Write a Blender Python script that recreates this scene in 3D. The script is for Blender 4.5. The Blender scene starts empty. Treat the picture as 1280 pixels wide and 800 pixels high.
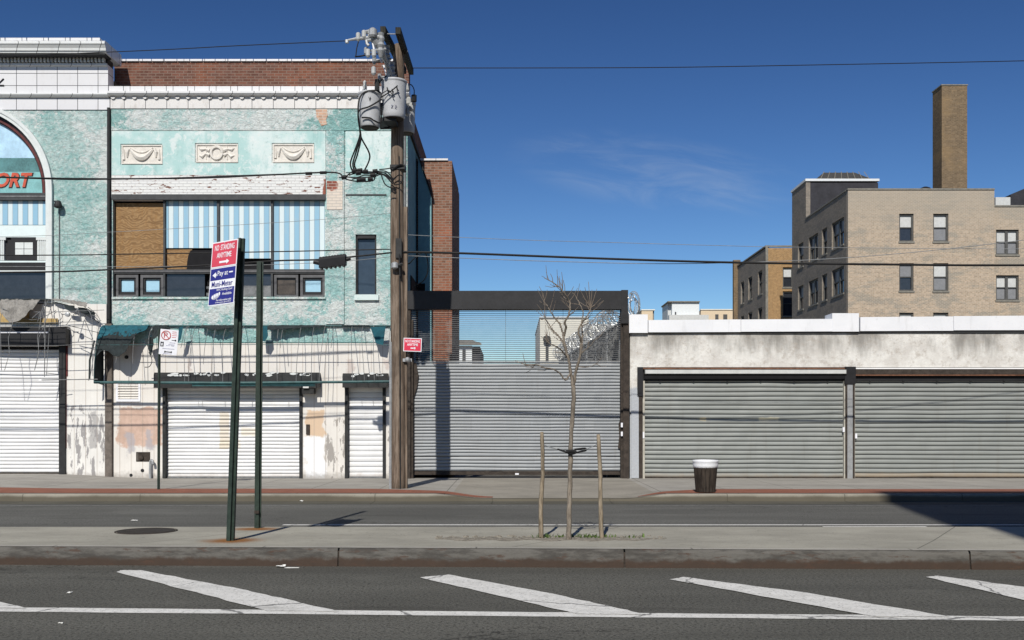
import bpy, bmesh, math, random
from mathutils import Vector, Matrix
random.seed(7)
R = math.radians
sc = bpy.context.scene
COL = sc.collection
FPX = 1257.0; HOR = 529.0; CAMZ = 1.6
F = 26.4                                    # distance of the street fronts

# ---------------------------------------------------------------- measuring helpers
def W(px, py, d): return Vector(((px-640)*d/FPX, d, CAMZ+(HOR-py)*d/FPX))
def fx(px, d=F): return (px-640)*d/FPX
def fz(py, d=F): return CAMZ+(HOR-py)*d/FPX
def dg(py, z=0.0): return (CAMZ-z)*FPX/(py-HOR)      # distance of a ground point
def G(px, py, z=0.0):
    d = dg(py, z); return Vector(((px-640)*d/FPX, d, z))

# ---------------------------------------------------------------- node helpers
class N:
    def __init__(s, name, rough=0.8, spec=0.3, metal=0.0):
        s.m = bpy.data.materials.new(name); s.m.use_nodes = True
        s.t = s.m.node_tree; s.t.nodes.clear()
        s.out = s.t.nodes.new('ShaderNodeOutputMaterial')
        s.b = s.t.nodes.new('ShaderNodeBsdfPrincipled')
        s.t.links.new(s.b.outputs[0], s.out.inputs[0])
        s.b.inputs['Roughness'].default_value = rough
        s.b.inputs['Specular IOR Level'].default_value = spec
        s.b.inputs['Metallic'].default_value = metal
        s._pos = None
    def lk(s, v, inp):
        if isinstance(v, (int, float)): inp.default_value = v
        elif isinstance(v, (tuple, list)):
            inp.default_value = tuple(v) if len(v) == len(inp.default_value) else (tuple(v)+(1,))[:len(inp.default_value)]
        else: s.t.links.new(v, inp)
    def pos(s):
        if s._pos is None: s._pos = s.t.nodes.new('ShaderNodeNewGeometry').outputs['Position']
        return s._pos
    def obj(s): return s.t.nodes.new('ShaderNodeTexCoord').outputs['Object']
    def sep(s, v):
        n = s.t.nodes.new('ShaderNodeSeparateXYZ'); s.lk(v, n.inputs[0]); return n.outputs
    def comb(s, x, y, z):
        n = s.t.nodes.new('ShaderNodeCombineXYZ')
        for i, q in enumerate((x, y, z)): s.lk(q, n.inputs[i])
        return n.outputs[0]
    def math(s, op, a, b=0.0, c=None):
        n = s.t.nodes.new('ShaderNodeMath'); n.operation = op
        s.lk(a, n.inputs[0]); s.lk(b, n.inputs[1])
        if c is not None: s.lk(c, n.inputs[2])
        return n.outputs[0]
    def scale(s, v, sv):
        n = s.t.nodes.new('ShaderNodeVectorMath'); n.operation = 'MULTIPLY'
        s.lk(v, n.inputs[0]); s.lk(sv, n.inputs[1]); return n.outputs[0]
    def add(s, v, w):
        n = s.t.nodes.new('ShaderNodeVectorMath'); n.operation = 'ADD'
        s.lk(v, n.inputs[0]); s.lk(w, n.inputs[1]); return n.outputs[0]
    def noise(s, v, sc_, det=4, ro=0.55, dist=0.0, color=False):
        n = s.t.nodes.new('ShaderNodeTexNoise'); s.lk(v, n.inputs['Vector'])
        n.inputs['Scale'].default_value = sc_; n.inputs['Detail'].default_value = det
        n.inputs['Roughness'].default_value = ro; n.inputs['Distortion'].default_value = dist
        return n.outputs['Color' if color else 'Fac']
    def voro(s, v, sc_, feat='F1'):
        n = s.t.nodes.new('ShaderNodeTexVoronoi'); s.lk(v, n.inputs['Vector']); n.feature = feat
        n.inputs['Scale'].default_value = sc_; return n.outputs['Distance']
    def sm(s, f, a, b):                                  # smooth step a..b
        n = s.t.nodes.new('ShaderNodeMapRange'); n.interpolation_type = 'SMOOTHSTEP'
        s.lk(f, n.inputs[0]); s.lk(a, n.inputs[1]); s.lk(b, n.inputs[2]); return n.outputs[0]
    def mix(s, f, a, b, mode='MIX'):
        n = s.t.nodes.new('ShaderNodeMix'); n.data_type = 'RGBA'; n.blend_type = mode
        s.lk(f, n.inputs[0]); s.lk(a, n.inputs[6]); s.lk(b, n.inputs[7]); return n.outputs[2]
    def brick(s, v, c1, c2, mo, w, h, mort=0.012, off=0.5, bias=0.0):
        n = s.t.nodes.new('ShaderNodeTexBrick'); s.lk(v, n.inputs['Vector']); n.offset = off
        s.lk(c1, n.inputs['Color1']); s.lk(c2, n.inputs['Color2']); s.lk(mo, n.inputs['Mortar'])
        n.inputs['Scale'].default_value = 1; n.inputs['Brick Width'].default_value = w
        n.inputs['Row Height'].default_value = h; n.inputs['Mortar Size'].default_value = mort
        n.inputs['Mortar Smooth'].default_value = 0.1; n.inputs['Bias'].default_value = bias
        return n.outputs['Color'], n.outputs['Fac']
    def wallv(s):                                        # plane of an upright wall facing x or y
        o = s.sep(s.pos()); return s.comb(s.math('ADD', o[0], o[1]), o[2], 0.0)
    def box(s, x0, x1, z0, z1, soft=0.03, wob=0.0, wsc=3.0):   # a patch of wear with wobbly edges, in metres on the wall
        p = s.pos()
        if wob:
            c = s.noise(p, wsc, 5, 0.6, color=True)
            p = s.add(p, s.scale(s.add(c, (-.5, -.5, -.5)), (wob*2, 0, wob*2)))
        o = s.sep(p)
        a = s.math('MULTIPLY', s.sm(o[0], x0-soft, x0+soft), s.sm(o[0], x1+soft, x1-soft))
        b = s.math('MULTIPLY', s.sm(o[2], z0-soft, z0+soft), s.sm(o[2], z1+soft, z1-soft))
        return s.math('MULTIPLY', a, b)
    def pbox(s, a, b, c, d, soft=0.03, wob=0.0, wsc=3.0): return s.box(fx(a), fx(c), fz(d), fz(b), soft, wob, wsc)
    def bump(s, h, strength=0.5, dist=0.02):
        n = s.t.nodes.new('ShaderNodeBump'); s.lk(h, n.inputs['Height'])
        n.inputs['Strength'].default_value = strength; n.inputs['Distance'].default_value = dist
        s.t.links.new(n.outputs[0], s.b.inputs['Normal'])
    def done(s, col): s.lk(col, s.b.inputs['Base Color']); return s.m
    def rough(s, v): s.lk(v, s.b.inputs['Roughness'])

def plain(name, col, rough=0.7, metal=0.0, var=0.25, sc_=6.0, spec=0.3, bump=0.0):
    n = N(name, rough, spec, metal)
    f = n.noise(n.pos(), sc_, 6, 0.65)
    g = n.noise(n.pos(), sc_*6, 4, 0.6)
    f = n.math('ADD', n.math('MULTIPLY', f, .65), n.math('MULTIPLY', g, .35))
    c = n.mix(n.sm(f, .32, .68), tuple(x*(1-var) for x in col), tuple(min(1, x*(1+var)) for x in col))
    if bump: n.bump(g, bump, 0.01)
    return n.done(c)

M = {}
def stucco(name, white_lo, white_hi, teal=(.275, .50, .485), pale=(.53, .66, .645), big=0.55):
    n = N(name, 0.9, 0.15); p = n.pos()
    a = n.noise(p, big, 3, .5); b = n.noise(p, 2.6, 7, .72, 0.4); c = n.noise(p, 13, 5, .65)
    f = n.math('ADD', n.math('MULTIPLY', a, .62), n.math('MULTIPLY', b, .38))
    f = n.math('ADD', n.math('MULTIPLY', f, .66), n.math('MULTIPLY', c, .34))
    col = n.mix(n.sm(f, white_lo, white_hi), teal, pale)
    col = n.mix(n.math('MULTIPLY', n.sm(n.noise(p, 1.1, 4, .6), .5, .75), .35), col, (.40, .60, .57))
    # trowel ridges: knocked-down plaster with worn ridges and dirty hollows
    w = n.add(n.scale(p, (1, 1, 1.25)), n.scale(n.noise(p, 5, 3, .5, color=True), (.22, .22, .22)))
    v1 = n.voro(w, 7.5, 'SMOOTH_F1'); v2 = n.noise(w, 22, 5, .65, 1.2)
    h = n.math('ADD', n.math('MULTIPLY', v1, .7), n.math('MULTIPLY', v2, 1.0))
    lw = n.noise(n.add(p, (3.1, 0, 7.7)), .75, 4, .6)
    fl = n.math('ADD', n.noise(w, 8.5, 6, .74, 1.0), n.math('MULTIPLY', n.math('SUBTRACT', lw, .5), 1.25))
    fl2 = n.math('ADD', n.noise(w, 2.3, 8, .72, .6), n.math('MULTIPLY', n.math('SUBTRACT', lw, .5), .9))
    col = n.mix(n.math('MULTIPLY', n.sm(fl2, .55, .60), .55), col, (.70, .735, .73))
    col = n.mix(n.math('MULTIPLY', n.sm(n.noise(n.scale(p, (5, 5, .35)), 1.2, 5, .65), .56, .72), .28), col, (.27, .36, .34))
    col = n.mix(n.math('MULTIPLY', n.sm(n.noise(w, 15, 5, .75, 1.6), .58, .69), .38), col, (.15, .23, .22))
    col = n.mix(n.math('MULTIPLY', n.sm(fl, .525, .60), .80), col, (.72, .755, .745))
    n.bump(h, 1.0, 0.055)
    return n.done(col)
M['stucco_arcade'] = stucco('stucco_mostly_worn', .40, .56)
M['stucco_band'] = stucco('stucco_band', .45, .58, teal=(.255, .47, .455), pale=(.50, .65, .64))
M['stucco_upper'] = stucco('stucco_panel', .42, .62, teal=(.29, .56, .515), pale=(.62, .70, .68))
M['stucco'] = stucco('stucco_teal', .455, .60, teal=(.32, .55, .54), pale=(.52, .67, .66))

def smooth_panel():
    n = N('painted_panel', .85, .2); p = n.pos()
    f = n.math('ADD', n.math('MULTIPLY', n.noise(p, .9, 3, .5), .6), n.math('MULTIPLY', n.noise(p, 4, 7, .7), .4))
    c = n.mix(n.sm(f, .42, .56), (.40, .59, .58), (.60, .70, .695))
    c = n.mix(n.math('MULTIPLY', n.sm(n.noise(p, 3.2, 8, .74, .5), .53, .60), .75), c, (.68, .725, .72))
    c = n.mix(n.math('MULTIPLY', n.sm(n.noise(n.scale(p, (2.2, 2.2, .5)), 1.6, 6, .7), .54, .70), .5), c, (.24, .42, .41))
    c = n.mix(n.math('MULTIPLY', n.sm(n.noise(p, 9, 6, .7), .56, .7), .5), c, (.24, .37, .36))
    n.bump(n.noise(p, 30, 4, .6), .5, .012)
    return n.done(c)
M['stucco_flat'] = smooth_panel()

def brickmat(name, c1, c2, mo, w=.215, h=.075, tint=None, tintamt=.5, patch=None, mort=.010, var=.5, fade=None, rough=0):
    n = N(name, .9, .15); v = n.wallv()
    col, fac = n.brick(v, c1, c2, mo, w, h, mort)
    cell = n.noise(n.comb(n.math('FLOOR', n.math('DIVIDE', n.sep(v)[0], w/2)), n.math('FLOOR', n.math('DIVIDE', n.sep(v)[1], h)), 0.0), 3.7, 2, .5)
    dark = tuple(x*(.35 if not rough else .5) for x in c1)
    col2 = n.mix(n.math('MULTIPLY', n.sm(cell, .44, .64), var), col, dark)
    if rough: col2 = n.mix(n.math('MULTIPLY', n.sm(n.noise(n.scale(n.pos(), (1.2, 1.2, 5)), 2.4, 6, .8), .48, .62), rough), col2, tuple(x*.5 for x in c1))
    if rough: col2 = n.mix(n.math('MULTIPLY', n.sm(n.noise(n.scale(n.pos(), (1, 1, 4)), 4.1, 5, .8), .55, .68), rough), col2, tuple(min(1, x*1.35) for x in c1))
    if tint: col2 = n.mix(n.math('MULTIPLY', n.sm(n.noise(n.pos(), .8, 5, .6), .45, .7), tintamt), col2, tint)
    if patch: col2 = n.mix(n.math('MULTIPLY', n.sm(n.noise(n.scale(n.pos(), (.6, .6, 1.6)), .75, 8, .78), .49, .58), .85), col2, patch)
    if fade: col2 = n.mix(n.math('MULTIPLY', n.sm(n.sep(n.pos())[2], fade[0], fade[1]), fade[3]), col2, fade[2])
    col2 = n.mix(n.math('MULTIPLY', fac, .8), col2, mo)
    n.bump(n.math('SUBTRACT', n.math('MULTIPLY', n.noise(n.pos(), 40, 3, .6), .4), fac), .5, .01)
    return n.done(col2)
M['brick_red'] = brickmat('red_brown_brick', (.20, .09, .065), (.125, .068, .055), (.21, .15, .12), tint=(.33, .11, .05), tintamt=.45, var=.8, rough=.35)
M['brick_annex'] = brickmat('weathered_red_brick', (.30, .15, .10), (.19, .10, .07), (.27, .21, .175), tint=(.40, .13, .07), tintamt=.55, var=.85, rough=.5)
M['brick_tan'] = brickmat('tan_brick', (.50, .39, .285), (.42, .325, .235), (.46, .41, .34), w=.22, h=.08, patch=(.235, .215, .18), var=.6, rough=.5, fade=(12.0, 15.4, (.33, .29, .235), .75))
M['brick_grey'] = brickmat('grey_brown_brick', (.30, .26, .215), (.24, .21, .175), (.24, .215, .185), w=.22, h=.08, patch=(.17, .155, .135), var=.5, rough=.5)
M['brick_orange'] = brickmat('ochre_brick', (.42, .25, .105), (.34, .195, .08), (.34, .26, .17), w=.22, h=.08, var=.6, rough=.45)
M['brick_brown'] = brickmat('brown_chimney_brick', (.225, .16, .098), (.135, .098, .062), (.21, .165, .115), w=.22, h=.08, tint=(.30, .20, .10), var=.7, rough=.6)

def peeled():
    n = N('peeling_white_brick', .8, .25); v = n.wallv(); p = n.pos()
    col, fac = n.brick(v, (.72, .73, .72), (.68, .69, .69), (.55, .55, .55), .21, .075, .009)
    cell = n.add(v, n.scale(n.noise(p, 9, 4, .6, color=True), (.12, .05, 0)))
    o = n.sep(cell)
    q = n.comb(n.math('MULTIPLY', o[0], 3.2), n.math('MULTIPLY', o[1], 13.0), 0.0)
    m = n.sm(n.noise(q, 1.0, 4, .65), .585, .605)
    col = n.mix(m, col, n.mix(n.noise(p, 14, 4, .6), (.20, .055, .035), (.12, .075, .05)))
    col = n.mix(n.pbox(404, 225, 425, 244, .02, .10, 4), col, (.27, .09, .06))
    n.bump(n.math('SUBTRACT', n.math('MULTIPLY', n.noise(p, 30, 4, .6), .6), fac), .6, .012)
    return n.done(col)
M['peeled'] = peeled()
def creambrick():
    n = N('cream_patch_brick', .85, .2); v = n.wallv()
    col, fac = n.brick(v, (.68, .60, .52), (.60, .54, .47), (.5, .46, .42), .21, .075, .009)
    m = n.pbox(400, 219, 421, 238, .02, .13, 4)
    col = n.mix(m, col, n.brick(v, (.30, .09, .06), (.20, .07, .05), (.4, .3, .26), .21, .075, .009)[0])
    n.bump(n.math('SUBTRACT', 1.0, fac), .5, .012); return n.done(col)
M['cream_brick'] = creambrick()
M['bare_brick'] = brickmat('bare_orange_brick', (.60, .37, .25), (.50, .30, .21), (.55, .47, .40), tint=(.6, .5, .42))

def tile(name, w, h, col=(.66, .66, .68), dirt=.3, zoff=0.0, xoff=0.0):
    n = N(name, .35, .45); v = n.add(n.wallv(), (xoff, zoff, 0))
    c, fac = n.brick(v, col, tuple(x*.95 for x in col), (.05, .05, .055), w, h, .008, 0.0)
    p = n.pos()
    d = n.noise(n.scale(p, (1, 1, .35)), 7, 7, .7)
    c = n.mix(n.math('MULTIPLY', n.sm(d, .52, .7), dirt), c, (.33, .29, .25))
    d2 = n.noise(p, 45, 4, .7); c = n.mix(n.math('MULTIPLY', n.sm(d2, .56, .68), dirt), c, (.38, .36, .33))
    n.bump(n.math('SUBTRACT', 1.0, fac), .4, .006)
    return n.done(c)
M['tile'] = tile('glazed_white_tile', .535, .32, zoff=-fz(137)+.02, dirt=.12)
M['tile_b'] = tile('dirty_glazed_tile', .558, 5.0, col=(.66, .645, .63), dirt=.5, zoff=2.4)
M['coping_tile'] = tile('coping_tile', .56, 5.0, col=(.69, .69, .70), dirt=.15, zoff=2.4, xoff=.12)
M['cornice'] = tile('cornice_tile', .535, 5.0, col=(.66, .68, .68), dirt=.25, zoff=2.4, xoff=.2)

def plywood():
    n = N('weathered_plywood', .8, .2); p = n.pos()
    w = n.t.nodes.new('ShaderNodeTexWave'); w.wave_type = 'BANDS'; w.bands_direction = 'Z'
    q = n.add(n.scale(p, (.45, .45, 1.6)), n.scale(n.noise(n.scale(p, (.7, .7, 1.1)), 2.2, 3, .5, color=True), (.0, .0, 1.4)))
    n.lk(q, w.inputs['Vector']); w.inputs['Scale'].default_value = 2.6; w.inputs['Distortion'].default_value = 3.5
    w.inputs['Detail'].default_value = 4; w.inputs['Detail Scale'].default_value = 1.6
    c = n.mix(w.outputs['Fac'], (.20, .118, .056), (.33, .21, .103))
    c = n.mix(n.sm(n.noise(n.scale(p, (6, 6, 1)), 2.5, 5, .7), .45, .75), c, (.27, .15, .06))
    c = n.mix(n.math('MULTIPLY', n.sm(n.noise(n.scale(p, (1, 1, 9)), 2.2, 3, .6), .57, .66), .5), c, (.12, .06, .025))
    return n.done(c)
M['plywood'] = plywood()
def stripes():
    n = N('striped_panel', .55, .35); o = n.sep(n.pos())
    f = n.math('FRACT', n.math('DIVIDE', n.math('ADD', o[0], 20.0-fx(206.5)), .2655))
    a = n.sm(f, .505, .515); e = n.math('MULTIPLY', n.math('LESS_THAN', n.math('ABSOLUTE', n.math('SUBTRACT', f, .51)), .035), .55)
    e2 = n.math('MULTIPLY', n.math('GREATER_THAN', f, .965), .55)
    c = n.mix(a, (.25, .45, .60), (.60, .70, .73))
    c = n.mix(n.math('MAXIMUM', e, e2), c, (.05, .08, .12))
    c = n.mix(n.math('MULTIPLY', n.sm(n.noise(n.scale(n.pos(), (2, 2, .6)), 3, 6, .7), .5, .75), .3), c, (.45, .5, .5))
    return n.done(c)
M['stripes'] = stripes()

def cream_wall(name, base=(.66, .635, .60), arcade=False):
    n = N(name, .85, .2); p = n.pos(); o = n.sep(p)
    c = n.mix(n.sm(n.noise(p, 1.6, 6, .65), .35, .7), base, tuple(min(1, x*1.08) for x in base))
    g = n.math('FRACT', n.math('DIVIDE', n.math('ADD', o[0], 40.0), .30))
    gl = n.math('LESS_THAN', g, .05)
    g2 = n.math('LESS_THAN', n.math('FRACT', n.math('DIVIDE', n.math('ADD', o[0], 40.07), .1)), .07)
    def low(ax, bx, z0, z1, s=.0): return n.pbox(ax, z0, bx, z1, .04, .24, 3.2)
    streak = n.noise(n.scale(p, (3.4, 1, .8)), 2.3, 6, .68)
    grey = n.sm(streak, .525, .545)
    if arcade:
        m = low(78, 134, 505, 600); c = n.mix(n.math('MULTIPLY', m, grey), c, (.31, .30, .30))
        c = n.mix(n.math('MULTIPLY', low(112, 122, 515, 560), .7), c, (.30, .29, .29))
        c = n.mix(n.math('MULTIPLY', low(80, 88, 505, 526), .4), c, (.33, .36, .42))
    else:
        c = n.mix(n.math('MULTIPLY', low(148, 204, 510, 558), .92), c, n.mix(n.sm(n.noise(p, 4, 6, .7), .35, .65), (.46, .31, .24), (.57, .40, .32)))
        c = n.mix(n.math('MULTIPLY', low(157, 166, 540, 566), .75), c, (.36, .35, .38))
        c = n.mix(n.math('MULTIPLY', low(184, 192, 538, 562), .75), c, (.36, .35, .38))
        c = n.mix(low(384, 405, 512, 545), c, (.62, .47, .34))
        c = n.mix(low(380, 405, 546, 600), c, (.77, .78, .80))
        c = n.mix(n.math('MULTIPLY', low(406, 434, 525, 600), grey), c, (.33, .31, .29))
        c = n.mix(n.math('MULTIPLY', low(470, 500, 530, 600), grey), c, (.30, .28, .26))
        for q in ((236, 242, 450, 464), (432, 440, 450, 466), (481, 489, 450, 462), (148, 175, 502, 506)):
            c = n.mix(n.math('MULTIPLY', low(q[0], q[1], q[2], q[3]), .55), c, (.45, .36, .33))
    c = n.mix(n.math('MULTIPLY', n.sm(n.noise(p, 3.1, 7, .75), .60, .68), .35), c, (.45, .41, .36))
    c = n.mix(n.math('MULTIPLY', n.sm(n.sep(n.add(p, n.scale(n.noise(p, 7, 4, .7, color=True), (0, 0, .3))))[2], .52, .30), .7), c, (.25, .23, .21))
    c = n.mix(n.math('MULTIPLY', gl, .6), c, (.36, .30, .25)); c = n.mix(n.math('MULTIPLY', g2, .12), c, (.3, .25, .2))
    n.bump(n.math('SUBTRACT', n.math('MULTIPLY', n.noise(p, 25, 4, .6), .25), gl), .5, .012)
    return n.done(c)
M['cream'] = cream_wall('cream_panelling'); M['cream_arcade'] = cream_wall('cream_panelling_peeled', (.68, .67, .645), True)

def shutter(name, col, dirt, da=.25, extra=None, rough=.5, metal=.0):
    n = N(name, rough, .4, metal); p = n.pos()
    c = n.mix(n.sm(n.noise(p, 1.3, 4, .6), .35, .7), col, tuple(x*.92 for x in col))
    s_ = n.noise(n.scale(p, (2.6, 1, .25)), 3, 6, .7)
    c = n.mix(n.math('MULTIPLY', n.sm(s_, .52, .75), da), c, dirt)
    c = n.mix(n.math('MULTIPLY', n.sm(n.noise(p, 18, 5, .7), .63, .70), da*1.3), c, dirt)
    o = n.sep(n.add(p, n.scale(n.noise(p, 4, 5, .7, color=True), (0, 0, .25))))
    c = n.mix(n.math('MULTIPLY', n.sm(o[2], .46, .28), .45), c, (.25, .17, .10))
    for e in (extra or []): c = n.mix(n.math('MULTIPLY', n.pbox(*e[0], .02, .06, 5), e[2]), c, e[1])
    return n.done(c)
M['shutter_white'] = shutter('white_shutter', (.72, .725, .735), (.5, .46, .40), .16, [((273, 515, 285, 562), (.60, .52, .40), .7), ((300, 535, 325, 545), (.62, .55, .42), .6), ((273, 550, 300, 560), (.62, .55, .42), .5), ((262, 494, 340, 506), (.45, .47, .50), .25)])
M['shutter_grey'] = shutter('grey_shutter', (.25, .265, .255), (.165, .15, .125), .32, [((876, 522, 884, 526), (.6, .5, .3), .7), ((950, 522, 975, 526), (.6, .55, .4), .6), ((1070, 591, 1290, 598), (.34, .24, .14), .35)])
M['shutter_galv'] = shutter('galvanised_slats', (.265, .283, .30), (.16, .155, .15), .28, rough=.45, metal=.0)

def dirty_stucco():
    n = N('stained_white_plaster', .9, .15); p = n.pos(); o = n.sep(p)
    c = n.mix(n.sm(n.noise(p, 2.4, 7, .7), .35, .65), (.57, .55, .52), (.71, .70, .67))
    top = n.sm(n.math('ADD', o[2], n.math('MULTIPLY', n.noise(n.scale(p, (2.2, 1, .3)), 2.0, 6, .7), 1.1)), 3.75, 4.45)
    hz = n.sm(n.noise(n.scale(p, (.55, 1, .2)), 1.5, 5, .65), .38, .60)
    c = n.mix(n.math('MULTIPLY', n.math('MULTIPLY', top, hz), .85), c, (.20, .19, .175))
    c = n.mix(n.math('MULTIPLY', n.sm(n.noise(p, 6, 7, .75), .50, .66), .55), c, (.36, .32, .28))
    c = n.mix(n.pbox(780, 484, 806, 610, .04, .10, 3), c, (.40, .42, .45))
    n.bump(n.noise(p, 16, 6, .65), .5, .03)
    return n.done(c)
M['plaster'] = dirty_stucco()

def asphalt(name, base, ag=.3, tint=(1, 1, .97)):
    n = N(name, .9, .25); p = n.pos()
    big = n.noise(n.scale(p, (.25, .8, 1)), .6, 5, .6); fine = n.noise(p, 55, 3, .7); grit = n.voro(p, 70)
    b = tuple(base*t for t in tint)
    c = n.mix(n.sm(big, .3, .7), tuple(x*.80 for x in b), tuple(x*1.22 for x in b))
    c = n.mix(n.math('MULTIPLY', n.sm(fine, .46, .66), ag*1.1), c, tuple(min(1, x*2.6) for x in b))
    c = n.mix(n.math('MULTIPLY', n.sm(n.noise(p, 75, 2, .6), .58, .68), .4), c, (.26, .25, .225))
    c = n.mix(n.math('MULTIPLY', n.sm(n.noise(p, 34, 3, .7), .50, .38), .8), c, tuple(x*.3 for x in b))
    c = n.mix(n.math('MULTIPLY', n.sm(n.noise(n.scale(p, (.06, 1.1, 1)), 1.3, 4, .6), .45, .68), .35), c, tuple(x*.62 for x in b))
    c = n.mix(n.math('MULTIPLY', n.sm(n.noise(n.scale(p, (.5, 1, 1)), .45, 6, .7), .56, .62), .22), c, tuple(x*1.7 for x in b))
    ln = n.math('ABSOLUTE', n.math('SUBTRACT', n.noise(n.scale(p, (.30, .62, 1)), .75, 6, .62), .5))
    c = n.mix(n.math('MULTIPLY', n.math('MULTIPLY', n.sm(ln, .0035, .0012), n.sm(n.noise(p, .23, 2, .5), .50, .56)), .8), c, tuple(x*.3 for x in b))
    oil = n.sm(n.noise(n.scale(p, (.35, 2.0, 1)), .9, 5, .6), .60, .74)
    c = n.mix(n.math('MULTIPLY', oil, .45), c, tuple(x*.5 for x in b))
    n.bump(n.math('ADD', fine, n.math('MULTIPLY', grit, .5)), .6, .008)
    return n.done(c)
M['asphalt'] = asphalt('asphalt', .095, tint=(1, .985, .87)); M['asphalt_far'] = asphalt('asphalt_far', .112, .2, (1, .995, .92))

def concrete(name, base, jx=0.0, jy=0.0, rust=(), warm=(1, .97, .91), pit=None, jo=(0, 0), slope=0.0, low=False):
    n = N(name, .9, .2); p = n.pos(); o = n.sep(p); b = tuple(base*w for w in warm)
    f = n.noise(n.scale(p, (.6, 1, 1)), 1.3, 6, .65); g = n.noise(p, 40, 4, .65)
    c = n.mix(n.sm(f, .3, .7), tuple(x*.84 for x in b), tuple(x*1.14 for x in b))
    c = n.mix(n.math('MULTIPLY', n.sm(g, .52, .70), .40), c, tuple(x*.5 for x in b))
    c = n.mix(n.math('MULTIPLY', n.sm(n.noise(p, 3.3, 6, .7), .58, .72), .4), c, tuple(x*.6 for x in b))
    c = n.mix(n.math('MULTIPLY', n.sm(n.noise(p, 13, 2, .5), .70, .73), .5), c, tuple(x*.35 for x in b))
    h = g
    if jx:
        q = n.math('ADD', n.math('ADD', o[0], n.math('MULTIPLY', o[1], slope)), 400.0+jo[0])
        fr = n.math('ABSOLUTE', n.math('SUBTRACT', n.math('FRACT', n.math('DIVIDE', q, jx)), .5))
        c = n.mix(n.math('MULTIPLY', n.math('LESS_THAN', fr, .010/jx), .75), c, tuple(x*.3 for x in b))
    if jy:
        q = n.math('ADD', o[1], 400.0+jo[1])
        fr = n.math('ABSOLUTE', n.math('SUBTRACT', n.math('FRACT', n.math('DIVIDE', q, jy)), .5))
        c = n.mix(n.math('MULTIPLY', n.math('LESS_THAN', fr, .010/jy), .6), c, tuple(x*.3 for x in b))
    for (x, y, rx, ry) in rust:
        d = n.math('SQRT', n.math('ADD', n.math('POWER', n.math('DIVIDE', n.math('SUBTRACT', o[0], x), rx), 2.0), n.math('POWER', n.math('DIVIDE', n.math('SUBTRACT', o[1], y), ry), 2.0)))
        d = n.math('ADD', d, n.math('MULTIPLY', n.noise(p, 9, 5, .7), .45))
        c = n.mix(n.math('MULTIPLY', n.sm(d, 1.4, .5), .95), c, (.23, .095, .022))
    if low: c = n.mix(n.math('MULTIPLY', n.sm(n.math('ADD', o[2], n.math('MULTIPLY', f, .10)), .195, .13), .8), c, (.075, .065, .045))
    n.bump(h, .4, .006)
    return n.done(c)
M['sidewalk'] = concrete('sidewalk_concrete', .32, 1.52, 1.52, warm=(1, .95, .86), jo=(.4, .2))
M['apron'] = concrete('driveway_concrete', .28, 0, 0, warm=(1, .93, .80))
M['median'] = concrete('median_concrete', .335, 4.6, 0, rust=((-3.36, 12.08, .40, .42), (-3.43, 13.5, .40, .25)), warm=(1, .96, .82), jo=(.1, 0), slope=-.6)
M['kerb_top'] = concrete('kerb_top_concrete', .36, 2.4, 0, warm=(1, .96, .86))
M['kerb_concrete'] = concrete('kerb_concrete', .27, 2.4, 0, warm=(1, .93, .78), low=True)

def brickpave():
    n = N('brick_paving', .9, .15); p = n.pos()
    c, fac = n.brick(p, (.30, .115, .075), (.23, .085, .055), (.17, .10, .075), .2, .1, .008)
    c = n.mix(n.math('MULTIPLY', n.sm(n.noise(p, 3, 6, .7), .5, .75), .5), c, (.20, .12, .09)); return n.done(c)
M['brick_pave'] = brickpave()

def steelkerb():
    n = N('rusty_kerb_face', .75, .3); p = n.pos(); o = n.sep(p)
    q = n.scale(p, (.8, .8, 3.5))
    c = n.mix(n.sm(n.noise(q, 2.2, 7, .72), .40, .60), (.055, .051, .046), (.118, .112, .102))
    zz = n.math('ADD', o[2], n.math('MULTIPLY', n.noise(n.scale(p, (1.2, 1, 1)), 2.4, 7, .7), .17))
    c = n.mix(n.sm(zz, .20, .145), c, n.mix(n.noise(p, 5, 6, .7), (.034, .023, .017), (.062, .040, .028)))
    c = n.mix(n.math('MULTIPLY', n.sm(n.noise(q, 4, 6, .7), .56, .66), .8), c, (.065, .036, .024))
    n.bump(n.noise(p, 20, 5, .7), .4, .01)
    return n.done(c)
M['kerb_steel'] = steelkerb()

def paint_mark():
    n = N('worn_road_paint', .8, .25); p = n.pos()
    c = n.mix(n.sm(n.noise(p, 5, 6, .7), .35, .7), (.62, .615, .59), (.74, .735, .71))
    w = n.noise(p, 30, 5, .75); c = n.mix(n.math('MULTIPLY', n.sm(w, .52, .64), .62), c, (.24, .24, .23))
    c = n.mix(n.math('MULTIPLY', n.sm(n.noise(n.scale(p, (.5, 1.6, 1)), 2.2, 6, .75), .54, .70), .45), c, (.30, .30, .285))
    c = n.mix(n.math('MULTIPLY', n.sm(n.noise(p, 24, 3, .8), .655, .675), .9), c, (.10, .10, .095))
    cr = n.voro(n.add(p, n.scale(n.noise(p, 1.4, 5, .6, color=True), (.5, .5, 0))), .42, 'DISTANCE_TO_EDGE')
    c = n.mix(n.math('MULTIPLY', n.sm(cr, .006, .002), .8), c, (.10, .10, .10)); n.bump(w, .3, .004)
    return n.done(c)
M['paint'] = paint_mark()

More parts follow.
